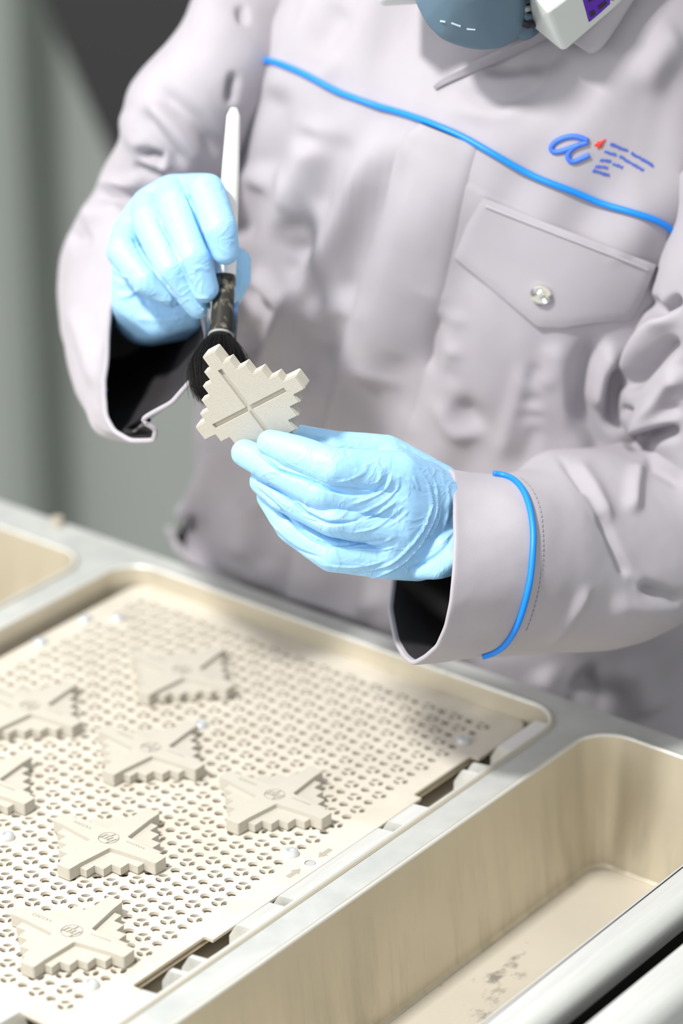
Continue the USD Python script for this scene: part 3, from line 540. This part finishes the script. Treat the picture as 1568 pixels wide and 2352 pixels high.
def patch(poly, thick, lift, step=9, deg=3, caster=None):
    """a sewn-on piece: smooth shell over the garment, outlined by poly"""
    pg = Polygon(poly); b = pg.exterior; n = int(b.length / step)
    edge = np.array([b.interpolate(k / n, True).coords[0] for k in range(n)]); inn = pg.buffer(-step * 0.6)
    x0, y0, x1, y1 = pg.bounds
    gx = [(x, y) for x in np.arange(x0, x1, step) for y in np.arange(y0, y1, step) if inn.contains(Point(x, y))]
    P = np.vstack([edge, gx]); h, nn = (caster or JC).hit(P); z = (h - C) @ D
    X = (P - P.mean(0)) / 200.0; A = np.stack([X[:, 0] ** i * X[:, 1] ** j for i in range(deg + 1) for j in range(deg + 1 - i)], -1)
    co, *_ = np.linalg.lstsq(A, z, rcond=None); zz = A @ co; zz = np.minimum(zz, z + 0.002)
    from scipy.spatial import Delaunay
    tri = Delaunay(P).simplices; tri = np.array([t for t in tri if pg.buffer(0.5).contains(Point(*P[t].mean(0)))])
    e1_, e2_ = P[tri[:, 1]] - P[tri[:, 0]], P[tri[:, 2]] - P[tri[:, 0]]; cr = e1_[:, 0] * e2_[:, 1] - e1_[:, 1] * e2_[:, 0]; tri[cr < 0] = tri[cr < 0][:, ::-1]
    ds = np.array([pg.exterior.distance(Point(*p)) for p in P]); bul = np.clip(ds / 14, 0, 1)
    topv = np.array([at_d(*p, q - lift - thick * (0.75 + 0.25 * w)) for p, q, w in zip(P, zz, bul)]); botv = np.array([at_d(*p, q + 0.004) for p, q in zip(P, zz)])
    N = len(P); f = list(tri[:, ::-1]) + list(tri + N)
    for k in range(n):
        j = (k + 1) % n; f += [(k, j, N + j), (k, N + j, N + k)]
    m = trimesh.Trimesh(np.vstack([topv, botv]), np.array(f), process=False); m.fix_normals(); return m
flap = patch([(1109, 454), (1300, 530), (1420, 575), (1507, 608), (1478, 680), (1449, 737), (1362, 741), (1290, 753), (1232, 750), (1140, 672), (1042, 592), (1070, 520)], 0.0045, 0.0)
flap_o = obj('pocket_flap', flap, M_CLOTH, jacket, smooth=35, label='chest pocket flap')
FC = Caster(flap)
def stitched(line, caster, r=0.0005, lift=0.0002, dash=7, gap=4):
    """a row of stitches as one mesh"""
    line = spline(line, 60); L = np.r_[0, np.cumsum(np.linalg.norm(np.diff(line, axis=0), axis=1))]; out = []
    s = 0
    while s + dash < L[-1]:
        q = np.stack([np.interp([s, s + dash / 2, s + dash], L, line[:, k]) for k in (0, 1)], -1); h, n = caster.hit(q)
        out.append(tube(h + n * lift, r, 5)); s += dash + gap
    return trimesh.util.concatenate(out)
obj('welt', tube(on_jacket(spline([(1108, 470), (1300, 546), (1420, 592), (1498, 624)], 40), 0.0004, FC), 0.0009, 8), M_CLOTH, flap_o, smooth=True)
hb, nbn = FC.hit([(1243, 675)]); hb, nbn = hb[0], nbn[0]
bt = trimesh.creation.revolve([(0, 0.0034), (0.0022, 0.0030), (0.0030, 0.0022), (0.0052, 0.0032), (0.0064, 0.0024), (0.0066, 0.0), (0.0, 0.0)][::-1], sections=36)
bt.apply_transform(trimesh.geometry.align_vectors((0, 0, 1), nbn)); bt.apply_translation(hb)
obj('snap_button', bt, M_SNAP, jacket, smooth=40, label='shiny metal snap on the pocket flap')
obj('hem_cord', pipe([(388, 1205), (398, 1232), (427, 1278), (470, 1305), (515, 1330), (560, 1352)], 0.0030, 0.0008, 50), M_CLOTH, jacket, smooth=True, label='corded edge at the jacket side pocket')
obj('pocket_slit', patch([(404, 1236), (420, 1200), (440, 1182), (438, 1210), (424, 1244), (412, 1250)], 0.0006, 0.0004, 6, 2), M_LINING, jacket, label='dark opening of the side pocket')
E5 = lambda raw: px(raw, (1230, 280), 5.227)
em = [tube(on_jacket(spline(E5(l), 40), 0.0005), 0.0016, 8) for l in ([(640, 235), (560, 190), (450, 165), (330, 190), (220, 245), (165, 310), (180, 368), (250, 365), (380, 325), (500, 280), (640, 235)], [(540, 268), (420, 330), (380, 400), (392, 460), (440, 480), (540, 440), (650, 390)])]
emb = obj('embroidered_emblem', trimesh.util.concatenate(em), M_THREAD_B, jacket, smooth=True, label='blue looped letter a embroidered on the chest')
st5 = [tube(on_jacket(E5([(765, 262), e]), 0.0004), [0.0014, 0.0003], 6) for e in ((835, 205), (700, 275), (790, 305), (740, 320), (740, 235))]
obj('emblem_star', trimesh.util.concatenate(st5), M_THREAD_R, emb, smooth=True, label='small red star of the emblem')
rng = random.Random(5); rows = []
for (a, b) in (((890, 262), (1100, 345)), ((1140, 370), (1410, 530)), ((820, 350), (960, 395)), ((1000, 410), (1290, 580)), ((770, 450), (900, 470)), ((920, 500), (1040, 545)), ((710, 530), (860, 548)), ((680, 580), (880, 640))):
    a, b = np.array(a, float), np.array(b, float); n = max(int(np.linalg.norm(b - a) / 13), 3); d = (b - a) / n; up = np.array([0.25, -1.0]) * 30
    zig = [tuple(a + d * k + up * (rng.uniform(0.4, 0.75) if k % 2 else -rng.uniform(0.35, 0.7))) for k in range(n + 1)]
    rows.append(tube(on_jacket(E5(zig), 0.0004, even=False), 0.00034, 5))
obj('emblem_lettering', trimesh.util.concatenate(rows), M_THREAD_B, emb, label='rows of tiny blue stitched lettering')

# sleeves
def sleeve(secs, strokes, noise, nu, nv, cuff_end, lining_from, wall=0.0015, outline=None, reach=40):
    """tube with a hem at its cuff end (the last section) and a dark lining inside"""
    Gd = loft(secs, nu, nv, 2.15)
    if outline is not None:                           # the hem's own outline, fading into the tube
        ol = np.array(outline + outline[:1], float); L = np.r_[0, np.cumsum(np.linalg.norm(np.diff(ol, axis=0), axis=1))]; L /= L[-1]
        from scipy.ndimage import gaussian_filter1d
        tgt = np.stack([gaussian_filter1d(np.interp(np.arange(nu) / nu, L, ol[:, k]), 1.5, mode='wrap') for k in (0, 1)], -1)
        P, Z = proj(Gd[-1]); off = np.array([at_d(*q, z) for q, z in zip(tgt, Z)]) - Gd[-1]
        for k in range(reach): t = k / reach; Gd[-1 - k] += off * (1 - t) ** 2 * (1 + 2 * t)
    m = grid_mesh(Gd)
    cen = np.repeat(Gd.mean(1), nu, 0)
    if (m.vertex_normals * (m.vertices - cen)).sum() < 0: m.faces = m.faces[:, ::-1]
    sculpt(m, [(l, w, a * 1.4) for l, w, a in strokes if w > 7], noise, 0.02, (nv, nu), 1.0)
    Gs = m.vertices.reshape(nv, nu, 3); N = np.array(m.vertex_normals).reshape(nv, nu, 3)
    flipped = (m.faces[0] != grid_mesh(Gd).faces[0]).any()
    tdir = Gs[-1] - Gs[-4]; tdir /= np.linalg.norm(tdir, axis=1, keepdims=True)
    lipr = [Gs[-1] - N[-1] * wall * (1 - math.cos(a)) + tdir * wall * math.sin(a) * 0.8 for a in (0.8, 1.57, 2.3, 3.14)]
    inner = [Gs[-1 - k] - N[-1 - k] * 2 * wall for k in range(2, lining_from, 3)]
    shell = grid_mesh(np.concatenate([Gs, np.array(lipr), np.array([Gs[-4] - N[-4] * 2 * wall])]), flipped)
    lin = grid_mesh(np.array([Gs[-2] - N[-2] * 2.3 * wall] + [q - 0.0006 * n for q, n in zip(inner, [N[-1 - k] for k in range(2, lining_from, 3)])]), flipped)
    return shell, lin
W = lambda raw: px(raw, (0, 0), 2.613)
SA = [sec((690, 60), 2.06, (-40, -125, 0), (0, 0, -.07)), sec((565, 120), 2.035, (-95, -150, 0), (0, 0, -.085)), sec((480, 235), 2.025, (-72, -150, 0), (0, 0, -.085)), sec((405, 325), 2.02, (-104, -108, 0), (0, 0, -.080)), sec((358, 400), 2.025, (-82, -66, 0), (10, -5, -.072)),
      sec((312, 490), 2.035, (-88, -62, 0), (40, -25, -.062)), sec((295, 590), 2.02, (-145, -20, 0), (60, -110, -.045)), sec((305, 690), 1.975, (-148, 30, 0), (45, -180, -.015)), sec((333, 780), 1.925, (-128, 60, .005), (45, -198, .01)), sec((352, 822), 1.868, (-112, 62, .012), (38, -186, .028))]
sa_st = [(W([(830, 925), (900, 935), (985, 975)]), 11, -9), (W([(800, 985), (900, 1020), (1050, 1060)]), 10, -6), (W([(820, 960), (930, 985), (1030, 1030)]), 8, 4), (W([(900, 520), (1080, 650), (1190, 740), (1310, 990)]), 20, -5), (W([(840, 640), (960, 820), (1130, 1020)]), 16, -4.5), (W([(880, 600), (1060, 790), (1220, 1000)]), 18, 4),
         (W([(770, 650), (800, 820), (900, 900)]), 18, 3), (W([(600, 1180), (740, 1190), (840, 1150)]), 12, -4), (W([(590, 1120), (760, 1100), (880, 1060)]), 18, 4), (W([(480, 1300), (620, 1300), (760, 1240)]), 22, 3.5), (W([(430, 1450), (560, 1420)]), 20, -3), ([(165, 700), (200, 800), (225, 900)], 16, 3), (W([(1400, 440), (1370, 620)]), 9, -7), (W([(1440, 40), (1460, 150)]), 9, -5)]
sh, ln = sleeve(SA, sa_st, [(14, 1.6, 21), (34, 0.5, 23)], 220, 260, True, 90, outline=[(240, 905), (247, 800), (252, 705), (285, 640), (370, 622), (450, 655), (478, 780), (447, 865), (395, 922), (350, 950), (326, 966), (345, 975), (362, 985), (356, 1014), (300, 1012), (262, 992), (243, 955)])
sla = obj('sleeve', sh, M_CLOTH, person, smooth=True, label='sleeve hanging open at the cuff below the brush hand')
obj('cuff_lining', ln, M_LINING, sla, smooth=True, label='dark inside of the cuff')
SB = [sec((1640, 300), 1.885, (-110, 140, 0), (0, 0, -.07)), sec((1690, 470), 1.870, (-150, 60, 0), (0, 0, -.075)), sec((1665, 640), 1.880, (-168, 30, 0), (0, 0, -.072)), sec((1630, 800), 1.905, (-186, 10, 0), (0, 0, -.070)), sec((1605, 960), 1.930, (-188, -20, 0), (0, 0, -.068)), sec((1590, 1110), 1.940, (-150, -115, 0), (20, 20, -.064)),
      sec((1480, 1222), 1.915, (-80, -192, 0), (60, 30, -.058)), sec((1335, 1262), 1.880, (-58, -220, 0), (84, 30, -.053)), sec((1215, 1290), 1.852, (0, -206, 0), (108, 8, -.053)), sec((1112, 1298), 1.828, (15, -208, 0), (108, 0, -.053)), sec((968, 1303), 1.800, (40, -220, 0), (78, -8, -.053))]
S6 = lambda raw: px(raw, (868, 1000), 2.24)
sb_st = [(S6([(890, 80), (1050, 270), (1170, 490), (1280, 720), (1460, 830), (1568, 880)]), 9, -3.5), (S6([(1000, 130), (1130, 330), (1190, 480)]), 18, 3.0), (S6([(1340, 140), (1310, 300), (1300, 420)]), 16, 4.0), (S6([(1360, 140), (1450, 180), (1568, 260)]), 14, -4.0), (S6([(1060, 270), (1150, 440)]), 12, 2.0),
         (S6([(1080, 760), (980, 940), (840, 1070)]), 12, 2.5), (S6([(1330, 770), (1500, 830), (1568, 860)]), 14, -4.0), (S6([(1250, 700), (1400, 800)]), 10, 3), (S6([(600, 470), (760, 450)]), 6, -1.2), (S6([(650, 430), (770, 410)]), 6, 1.4), (S6([(450, 1070), (640, 1060)]), 6, -1.0), (S6([(1180, 860), (1400, 900), (1568, 900)]), 24, 2.5),
         (T5([(1370, 460), (1400, 560), (1440, 590)]), 13, -9), (T5([(1420, 590), (1500, 520), (1568, 490)]), 11, -9), (T5([(1568, 560), (1420, 650), (1300, 810), (1200, 1000)]), 18, 6), (T5([(1568, 720), (1400, 850), (1200, 1060)]), 18, -9), (T5([(1568, 880), (1440, 1080), (1260, 1270)]), 22, 6), (T5([(1190, 1150), (1300, 1170)]), 10, -4), (T5([(1568, 1275), (1400, 1300), (1210, 1380)]), 13, -9), (T5([(1568, 1180), (1400, 1230), (1240, 1290)]), 14, 4), (T5([(1568, 1000), (1480, 1100), (1560, 1190)]), 18, -4), (T5([(1350, 430), (1320, 560), (1280, 700)]), 8, 4)]
sh, ln = sleeve(SB, sb_st, [(13, 1.0, 31), (34, 0.5, 33)], 240, 330, True, 110, outline=[(1028, 1080), (1042, 1086), (1047, 1160), (1048, 1240), (1045, 1310), (1038, 1380), (1026, 1440), (1005, 1488), (978, 1512), (950, 1526), (930, 1510), (908, 1475), (893, 1400), (900, 1330), (903, 1240), (925, 1150), (970, 1095)])
slb = obj('sleeve', sh, M_CLOTH, person, smooth=True, label='bent sleeve reaching in from the jacket to the glove holding the cross')
obj('cuff_lining', ln, M_LINING, slb, smooth=True, label='dark inside of the cuff')
SC_ = Caster(sh)
obj('cuff_piping', tube(on_jacket(spline([(1125, 1092), (1165, 1097), (1195, 1120), (1215, 1170), (1222, 1230), (1217, 1310), (1202, 1385), (1180, 1445), (1145, 1490), (1100, 1505)], 70), 0.0012, SC_), 0.0019, 10), M_PIPING, slb, smooth=True, label='blue piping round the cuff')
obj('cuff_stitching', stitched([(1195, 1097), (1225, 1130), (1243, 1190), (1246, 1250), (1240, 1330), (1225, 1400), (1205, 1455)], SC_, 0.0004, 0.0002, 7, 4), M_TROUSER, slb, kind='stuff')
SC2 = Caster(stage and grid_mesh(loft(SA, 220, 260, 2.15)))
obj('cuff_piping', tube(on_jacket(spline([(238, 655), (216, 720), (211, 780), (219, 840), (232, 900)], 40), 0.0035, SC2), 0.0014, 8), M_PIPING, sla, smooth=True, label='faint blue piping beside the open cuff')

# body under the clothes: one mesh from head to shoes' tops
def nodes(l): return [(V(*p[:3]), p[3]) for p in l]
hL, hR = HL, HR
neck = V(-1.050, 1.580, 1.42); head = V(-1.005, 1.545, 1.535)
bl = [[(V(-1.12, 1.60, 0.95), 0.11), (V(-1.10, 1.60, 1.12), 0.105), (V(-1.08, 1.60, 1.27), 0.10)], [(V(-1.08, 1.60, 1.30), 0.08), (neck, 0.052), (head - V(0, -0.02, 0.06), 0.062)],
      [(V(-1.08, 1.60, 1.27), 0.07), (V(-1.15, 1.60, 1.25), 0.045), (at_d(565, 130, 2.04), 0.030), (at_d(480, 235, 2.03), 0.030), (at_d(405, 325, 2.025), 0.028), (at_d(352, 410, 2.03), 0.028), (at_d(310, 500, 2.035), 0.028), (at_d(302, 600, 2.01), 0.027), (at_d(352, 690, 1.955), 0.026), (at_d(370, 700, 1.925), 0.022)],
      [(V(-1.07, 1.60, 1.25), 0.07), (V(-0.98, 1.59, 1.25), 0.05), (at_d(1690, 480, 1.885), 0.036), (at_d(1640, 800, 1.91), 0.036), (at_d(1610, 1140, 1.955), 0.026), (at_d(1335, 1255, 1.88), 0.033), (at_d(1112, 1235, 1.82), 0.028), (at_d(1040, 1190, 1.80), 0.021)],
      [(V(-1.16, 1.61, 0.92), 0.10), (V(-1.20, 1.62, 0.52), 0.062), (V(-1.21, 1.65, 0.09), 0.042), (V(-1.22, 1.56, 0.05), 0.030)], [(V(-1.06, 1.61, 0.92), 0.10), (V(-1.02, 1.62, 0.52), 0.062), (V(-1.01, 1.65, 0.09), 0.042), (V(-1.00, 1.56, 0.05), 0.030)]]
skull = [(head + V(0, 0.01, 0.04), 0.085), (head + V(0, 0.03, 0.05), 0.088), (head + V(0.0, -0.045, -0.075), 0.032), (head + V(0.0, -0.05, 0.01), 0.05)]
nose = [(head + V(0, -0.095, 0.015), 0.010), (head + V(0, -0.115, -0.02), 0.013)]
ears = [[(head + V(s * 0.082, 0.015, 0.010), 0.009), (head + V(s * 0.080, 0.012, -0.025), 0.007)] for s in (-1, 1)]
fingers = [[(p, r * 0.55) for p, r in hand(c)] for Hd in (HL, HR) for c in Hd.values()]
palms = [[(p, r * 0.68) for p, r in hand(h)] for h in HLpalm + HRpalm]
obj('body', bones(bl + [nose] + ears + fingers, 0.012, 4, 16, [skull] + palms), M_SKIN, person, smooth=True, label='brown skin at the wrists')
hair = bones([[(head + V(0, 0.05, 0.075), 0.088), (head + V(0, 0.065, 0.0), 0.078)], [(head + V(0, 0.0, 0.09), 0.078), (head + V(0, 0.05, 0.075), 0.088)]], 0.012, 3, 20)
obj('hair', hair, M_HAIR, person, smooth=True)
for s in (-1, 1):
    e = trimesh.creation.icosphere(2, 0.012); e.apply_translation(head + V(s * 0.030, -0.070, 0.024)); obj('eye', e, M_SCREW, person, smooth=True)
trs = bones([[(V(-1.11, 1.60, 0.93), 0.128), (V(-1.16, 1.61, 0.86), 0.115), (V(-1.20, 1.62, 0.50), 0.080), (V(-1.21, 1.65, 0.09), 0.066)], [(V(-1.11, 1.60, 0.93), 0.128), (V(-1.06, 1.61, 0.86), 0.115), (V(-1.02, 1.62, 0.50), 0.080), (V(-1.01, 1.65, 0.09), 0.066)]], 0.015, 4, 20)
obj('trousers', trs, M_TROUSER, person, smooth=True)
for x in (-1.215, -1.005):
    s = bones([[(V(x, 1.68, 0.045), 0.045), (V(x, 1.58, 0.042), 0.042), (V(x, 1.50, 0.034), 0.034)]], 0.01, 3, 20); obj('shoe', s, M_HAIR, person, smooth=True)

# collar
def strip(a, b, thick, n=24):
    """a cloth flap between two space curves"""
    a, b = (CubicSpline(np.linspace(0, 1, len(q)), np.array(q))(np.linspace(0, 1, n)) for q in (a, b))
    Gt = np.stack([a * (1 - t) + b * t for t in np.linspace(0, 1, 8)], 1); nn = np.cross(b - a, np.gradient(a, axis=0)); nn /= np.linalg.norm(nn, axis=1, keepdims=True)
    if (nn @ D).mean() > 0: nn = -nn
    top = Gt + nn[:, None] * thick; K = n * 8; idx = lambda i, j: i * 8 + j; f = []
    for i in range(n - 1):
        for j in range(7):
            q = (idx(i, j), idx(i + 1, j), idx(i + 1, j + 1), idx(i, j + 1)); f += [(q[0], q[1], q[2]), (q[0], q[2], q[3])]; q = tuple(x + K for x in q); f += [(q[2], q[1], q[0]), (q[3], q[2], q[0])]
    rim = [idx(i, 0) for i in range(n)] + [idx(n - 1, j) for j in range(1, 8)] + [idx(i, 7) for i in range(n - 2, -1, -1)] + [idx(0, j) for j in range(6, 0, -1)]
    for k in range(len(rim)):
        p_, q_ = rim[k], rim[(k + 1) % len(rim)]; f += [(p_, q_, q_ + K), (p_, q_ + K, p_ + K)]
    m = trimesh.Trimesh(np.vstack([Gt.reshape(-1, 3), top.reshape(-1, 3)]), np.array(f), process=True); m.fix_normals(); return m
hit = lambda x, y, up=0.004: (lambda h: at_d(x, y, (h - C) @ D - up))(JC.hit([(x, y)])[0][0])
col = strip([hit(1255, 70, .020), hit(1330, 30, .026), hit(1420, -40, .03), hit(1500, -120, .03)], [hit(1330, 92, .012), hit(1382, 108, .012), hit(1445, 10, .015), hit(1530, -90, .02)], 0.002)
obj('collar', col, M_CLOTH, jacket, smooth=30, label='folded collar point')
lap = strip([hit(995, 195, .003), hit(1060, 155, .006), hit(1150, 112, .010), hit(1250, 60, .014)], [hit(1000, 203, .000), hit(1066, 170, .001), hit(1156, 130, .002), hit(1256, 80, .004)], 0.002)
obj('lapel_edge', lap, M_CLOTH, jacket, smooth=30)

# respirator
M_RUBBER = plain('blue_grey_rubber', (0.105, 0.175, 0.235), 0.5, bump=(300, 0.1, 0.0005)); M_FILTER = plain('pale_filter_plastic', (0.66, 0.69, 0.645), 0.4); M_LABEL = plain('purple_label', (0.10, 0.012, 0.42), 0.5); M_BLACK = plain('black_print', (0.02, 0.015, 0.03), 0.5); M_PALE = plain('moulded_pale_mark', (0.36, 0.45, 0.52), 0.5)
resp = thing('respirator', at_d(1100, 0, 1.80), 'blue-grey half-mask respirator with pale filters and a purple label, worn over the jacket collar', 'respirator')
RZ = 0.034
sb_ = lambda c: (at_d(c[0], c[1], c[2] + RZ), c[3] * 0.001)
face = bones([], 0.0035, 22, 32, [[sb_(c) for c in ((1008, -10, 1.765, 14), (1022, 22, 1.765, 13.5), (1042, 46, 1.765, 13), (1066, 60, 1.766, 12), (1092, 68, 1.767, 11.5), (1120, 70, 1.768, 11.2), (1142, 64, 1.769, 11.5), (1158, 48, 1.77, 12), (1162, -10, 1.77, 13), (1090, -60, 1.735, 22), (1095, 10, 1.750, 16), (1095, -120, 1.75, 30), (1020, -120, 1.79, 24), (1150, -120, 1.79, 24), (1105, -330, 1.745, 13), (1060, -250, 1.76, 18), (1150, -250, 1.76, 18))]])
fc = obj('facepiece', face, M_RUBBER, resp, smooth=True, label='blue-grey rubber chin cup')
FCs = Caster(face)
for a, b in (((1036, 52), (1058, 60)), ((1072, 66), (1092, 67)), ((1012, 48), (1024, 50))): obj('moulded_mark', tube(on_jacket([a, b], 0.0002, FCs), 0.0007, 6), M_PALE, fc)
valve = bones([], 0.003, 4, 20, [[sb_(c) for c in ((1200, -20, 1.775, 8), (1196, 40, 1.78, 7), (1205, 70, 1.785, 6), (1218, 62, 1.79, 6), (1215, -20, 1.79, 8))]])
vv = obj('filter_mount', valve, M_RUBBER, resp, smooth=True)
for k in range(4):
    obj('mount_rib', tube([at_d(1182 + 4 * k, -12 + 20 * k, 1.768 + RZ), at_d(1203 + 3 * k, 4 + 18 * k, 1.764 + RZ), at_d(1226, -4 + 20 * k, 1.774 + RZ)], 0.0022, 8), (M_RUBBER, M_SCREW, M_RUBBER, M_BLACK)[k], vv, smooth=True)
def filt(base, front, r1=3.0, r0=4.0): return bones([], 0.004, 2, 20, [[(at_d(x, y, z + RZ), r0 * .001) for x, y, z in base] + [(at_d(x, y, z + RZ), r1 * .001) for x, y, z in front]])
fR = filt([(1293, 98, 1.772), (1238, 52, 1.776), (1222, -20, 1.780), (1225, -110, 1.79), (1400, 6, 1.778), (1500, -90, 1.80), (1340, -220, 1.81)], [(1262, 22, 1.744), (1228, -20, 1.748), (1232, -110, 1.76), (1345, -40, 1.752), (1400, -110, 1.765), (1310, -200, 1.77)])
fo = obj('filter_cartridge', fR, M_FILTER, resp, smooth=40, label='pale grey filter cartridge with a purple label')
FR = Caster(fR)
lab = patch([(1336, -8), (1344, 22), (1352, 52), (1378, 30), (1402, 8), (1418, -8), (1400, -20), (1365, -24)], 0.0006, 0.0, 6, 2, FR)
lo = obj('filter_label', lab, M_LABEL, fo, label='purple label on the filter')
LC = Caster(lab)
for q in ([(1353, 28), (1364, 22), (1368, 32), (1357, 40)], [(1372, 14), (1390, 0), (1394, 8), (1376, 23)], [(1348, -4), (1362, -12), (1366, -2), (1352, 6)]): obj('label_print', patch(q, 0.0002, 0.0001, 3, 1, LC), M_BLACK, lo)
fL = filt([(884, -2, 1.80), (955, -6, 1.795), (890, -90, 1.81), (955, -90, 1.80)], [(888, -8, 1.775), (950, -10, 1.775), (892, -90, 1.785), (950, -90, 1.78)])
obj('filter_cartridge', fL, M_FILTER, resp, smooth=40, label='edge of the other filter cartridge')

# ------------------------------------------------------------------ brush
M_HANDLE = plain('white_lacquer', (0.80, 0.79, 0.76), 0.3); M_FERR = plain('worn_black_ferrule', (0.030, 0.027, 0.022), 0.35, 0.3, var=(140, (0.34, 0.30, 0.22), 0.52, 0.70)); M_SLEEVE = mat('clear_guard', {'t': ('transparent_bsdf', {'color': (0.93, 0.94, 0.93)}), 'gl': ('glossy_bsdf', {'roughness': 0.1}), 'f': ('fresnel', {'IOR': 1.35}), 'p': ('mix_closure', {})}, [('f.fac', 'p.fac'), ('t.BSDF', 'p.closure1'), ('gl.BSDF', 'p.closure2')], surface='p.closure')
M_BRISTLE = plain('black_bristle', (0.006, 0.0055, 0.005), 0.6, specular_ior_level=0.2)
p0, p1, p2, p3, p4 = at_d(537, 250, 1.862), at_d(517, 633, 1.8405), at_d(507, 772, 1.822), at_d(502, 860, 1.806), at_d(496, 925, 1.798)
brush = thing('dusting_brush', p2, 'soft black round brush with a white handle held in the glove', 'brush')
lerp = lambda a, b, n: [a + (b - a) * t for t in np.linspace(0, 1, n)]
hp_ = lerp(p0, p1, 24); hr = np.interp(np.linspace(0, 1, 24), [0, 0.006, 0.02, 0.35, 0.8, 1], [0.0022, 0.0036, 0.0040, 0.0052, 0.0062, 0.0065])
obj('handle', tube(hp_, hr, 24), M_HANDLE, brush, smooth=35)
fp = lerp(p1 + (p1 - p2) * 0.02, p2, 14); fr = [0.0056, 0.0062, 0.0062, 0.0060, 0.0064, 0.0064, 0.0065, 0.0066, 0.0067, 0.0068, 0.0069, 0.0070, 0.0072, 0.0074]
fer = obj('ferrule', tube(fp, fr, 28), M_FERR, brush, smooth=35)
obj('ferrule_ring', tube([fp[1], fp[1] + (p2 - p1) * 0.02, fp[2]], [0.0066, 0.0067, 0.0066], 28), M_FERR, fer, smooth=30)
obj('ferrule_lip', tube([p2 - (p2 - p1) * 0.02, p2, p2 + (p2 - p1) * 0.012], [0.0075, 0.0077, 0.0073], 28), M_SCREW, fer, smooth=30)
obj('clear_guard', tube(lerp(p1 + (p2 - p1) * 0.35, p2 + (p2 - p1) * 0.10, 6), 0.0094, 28, caps=False), M_SLEEVE, brush, smooth=True, label='clear plastic guard round the ferrule')
rs = np.random.RandomState(3); axis = (p4 - p2) / np.linalg.norm(p4 - p2); bxv = R - axis * (R @ axis); bxv /= np.linalg.norm(bxv); byv = np.cross(axis, bxv); Lb = np.linalg.norm(p4 - p2)
pts, cnt, wid = [], [], []
nh = 4200
for k in range(nh):
    a, q = rs.uniform(0, 2 * math.pi), math.sqrt(rs.uniform()); q = min(q, 1)
    l = Lb * rs.uniform(0.86, 1.02) * (1 - 0.16 * q * q) * (1.02 if k % 40 else 1.1); spread = 0.0172 * q * rs.uniform(0.9, 1.12) * (1 if k % 60 else 1.35)
    for t in np.linspace(0, 1, 7):
        rad = 0.0062 * q + (spread - 0.0062 * q) * (math.sin(min(t, 0.75) / 0.75 * math.pi / 2)) - max(t - 0.75, 0) * 0.012 * q
        pts.append(p2 + axis * l * t + (bxv * math.cos(a) + byv * math.sin(a)) * rad); wid.append(0.00024 * (1.05 - 0.7 * t))
    cnt.append(7)
bc = UsdGeom.BasisCurves.Define(stage, path_of(brush) + '/bristle_tuft')
bc.CreateTypeAttr('linear'); bc.CreatePointsAttr(Vt.Vec3fArray.FromNumpy((np.array(pts) - p2).astype(np.float32))); bc.CreateCurveVertexCountsAttr(Vt.IntArray(cnt)); bc.CreateWidthsAttr(Vt.FloatArray.FromNumpy(np.array(wid, np.float32))); bc.SetWidthsInterpolation('vertex')
UsdShade.MaterialBindingAPI.Apply(bc.GetPrim()).Bind(M_BRISTLE); tag(bc, 'soft black bristles', kind='stuff')
core = tube([p2, p2 + axis * Lb * 0.3, p2 + axis * Lb * 0.6, p2 + axis * Lb * 0.85, p2 + axis * Lb * 0.93], [0.0058, 0.0120, 0.0140, 0.0115, 0.004], 20)
obj('bristle_core', core, M_BRISTLE, brush, smooth=True)

# ------------------------------------------------------------------ background
hd = [at_v(60, -260, 2.45), at_v(95, 0, 2.45), at_v(285, 430, 2.45), at_v(420, 700, 2.45)]
M_HOOD = plain('dark_hood_paint', (0.022, 0.022, 0.022), 0.6)
hx = [(p[0], p[2]) for p in hd] + [(-0.2, hd[-1][2]), (-0.2, hd[0][2])]
hm_ = sweep_prof(hx, 'y', 2.45, 2.7); hood = thing('machine_hood', (-1.2, 2.55, 1.0), 'blurred dark grey machine hood with a sloping edge behind the shoulder', 'machine')
obj('hood_shell', hm_, M_HOOD, hood)
obj('support_column', tm(bx(-0.9, -0.4, 2.48, 2.68, 0, hd[-1][2] + 0.05)), M_HOOD, hood)
pa, pb = at_v(8, 600, 2.68), at_v(62, 600, 2.68)
struct('trim_1', tm(bx(pa[0], pb[0], 2.68, WV, 0, 3.0)), M_POST, label='narrow darker pilaster on the back wall')
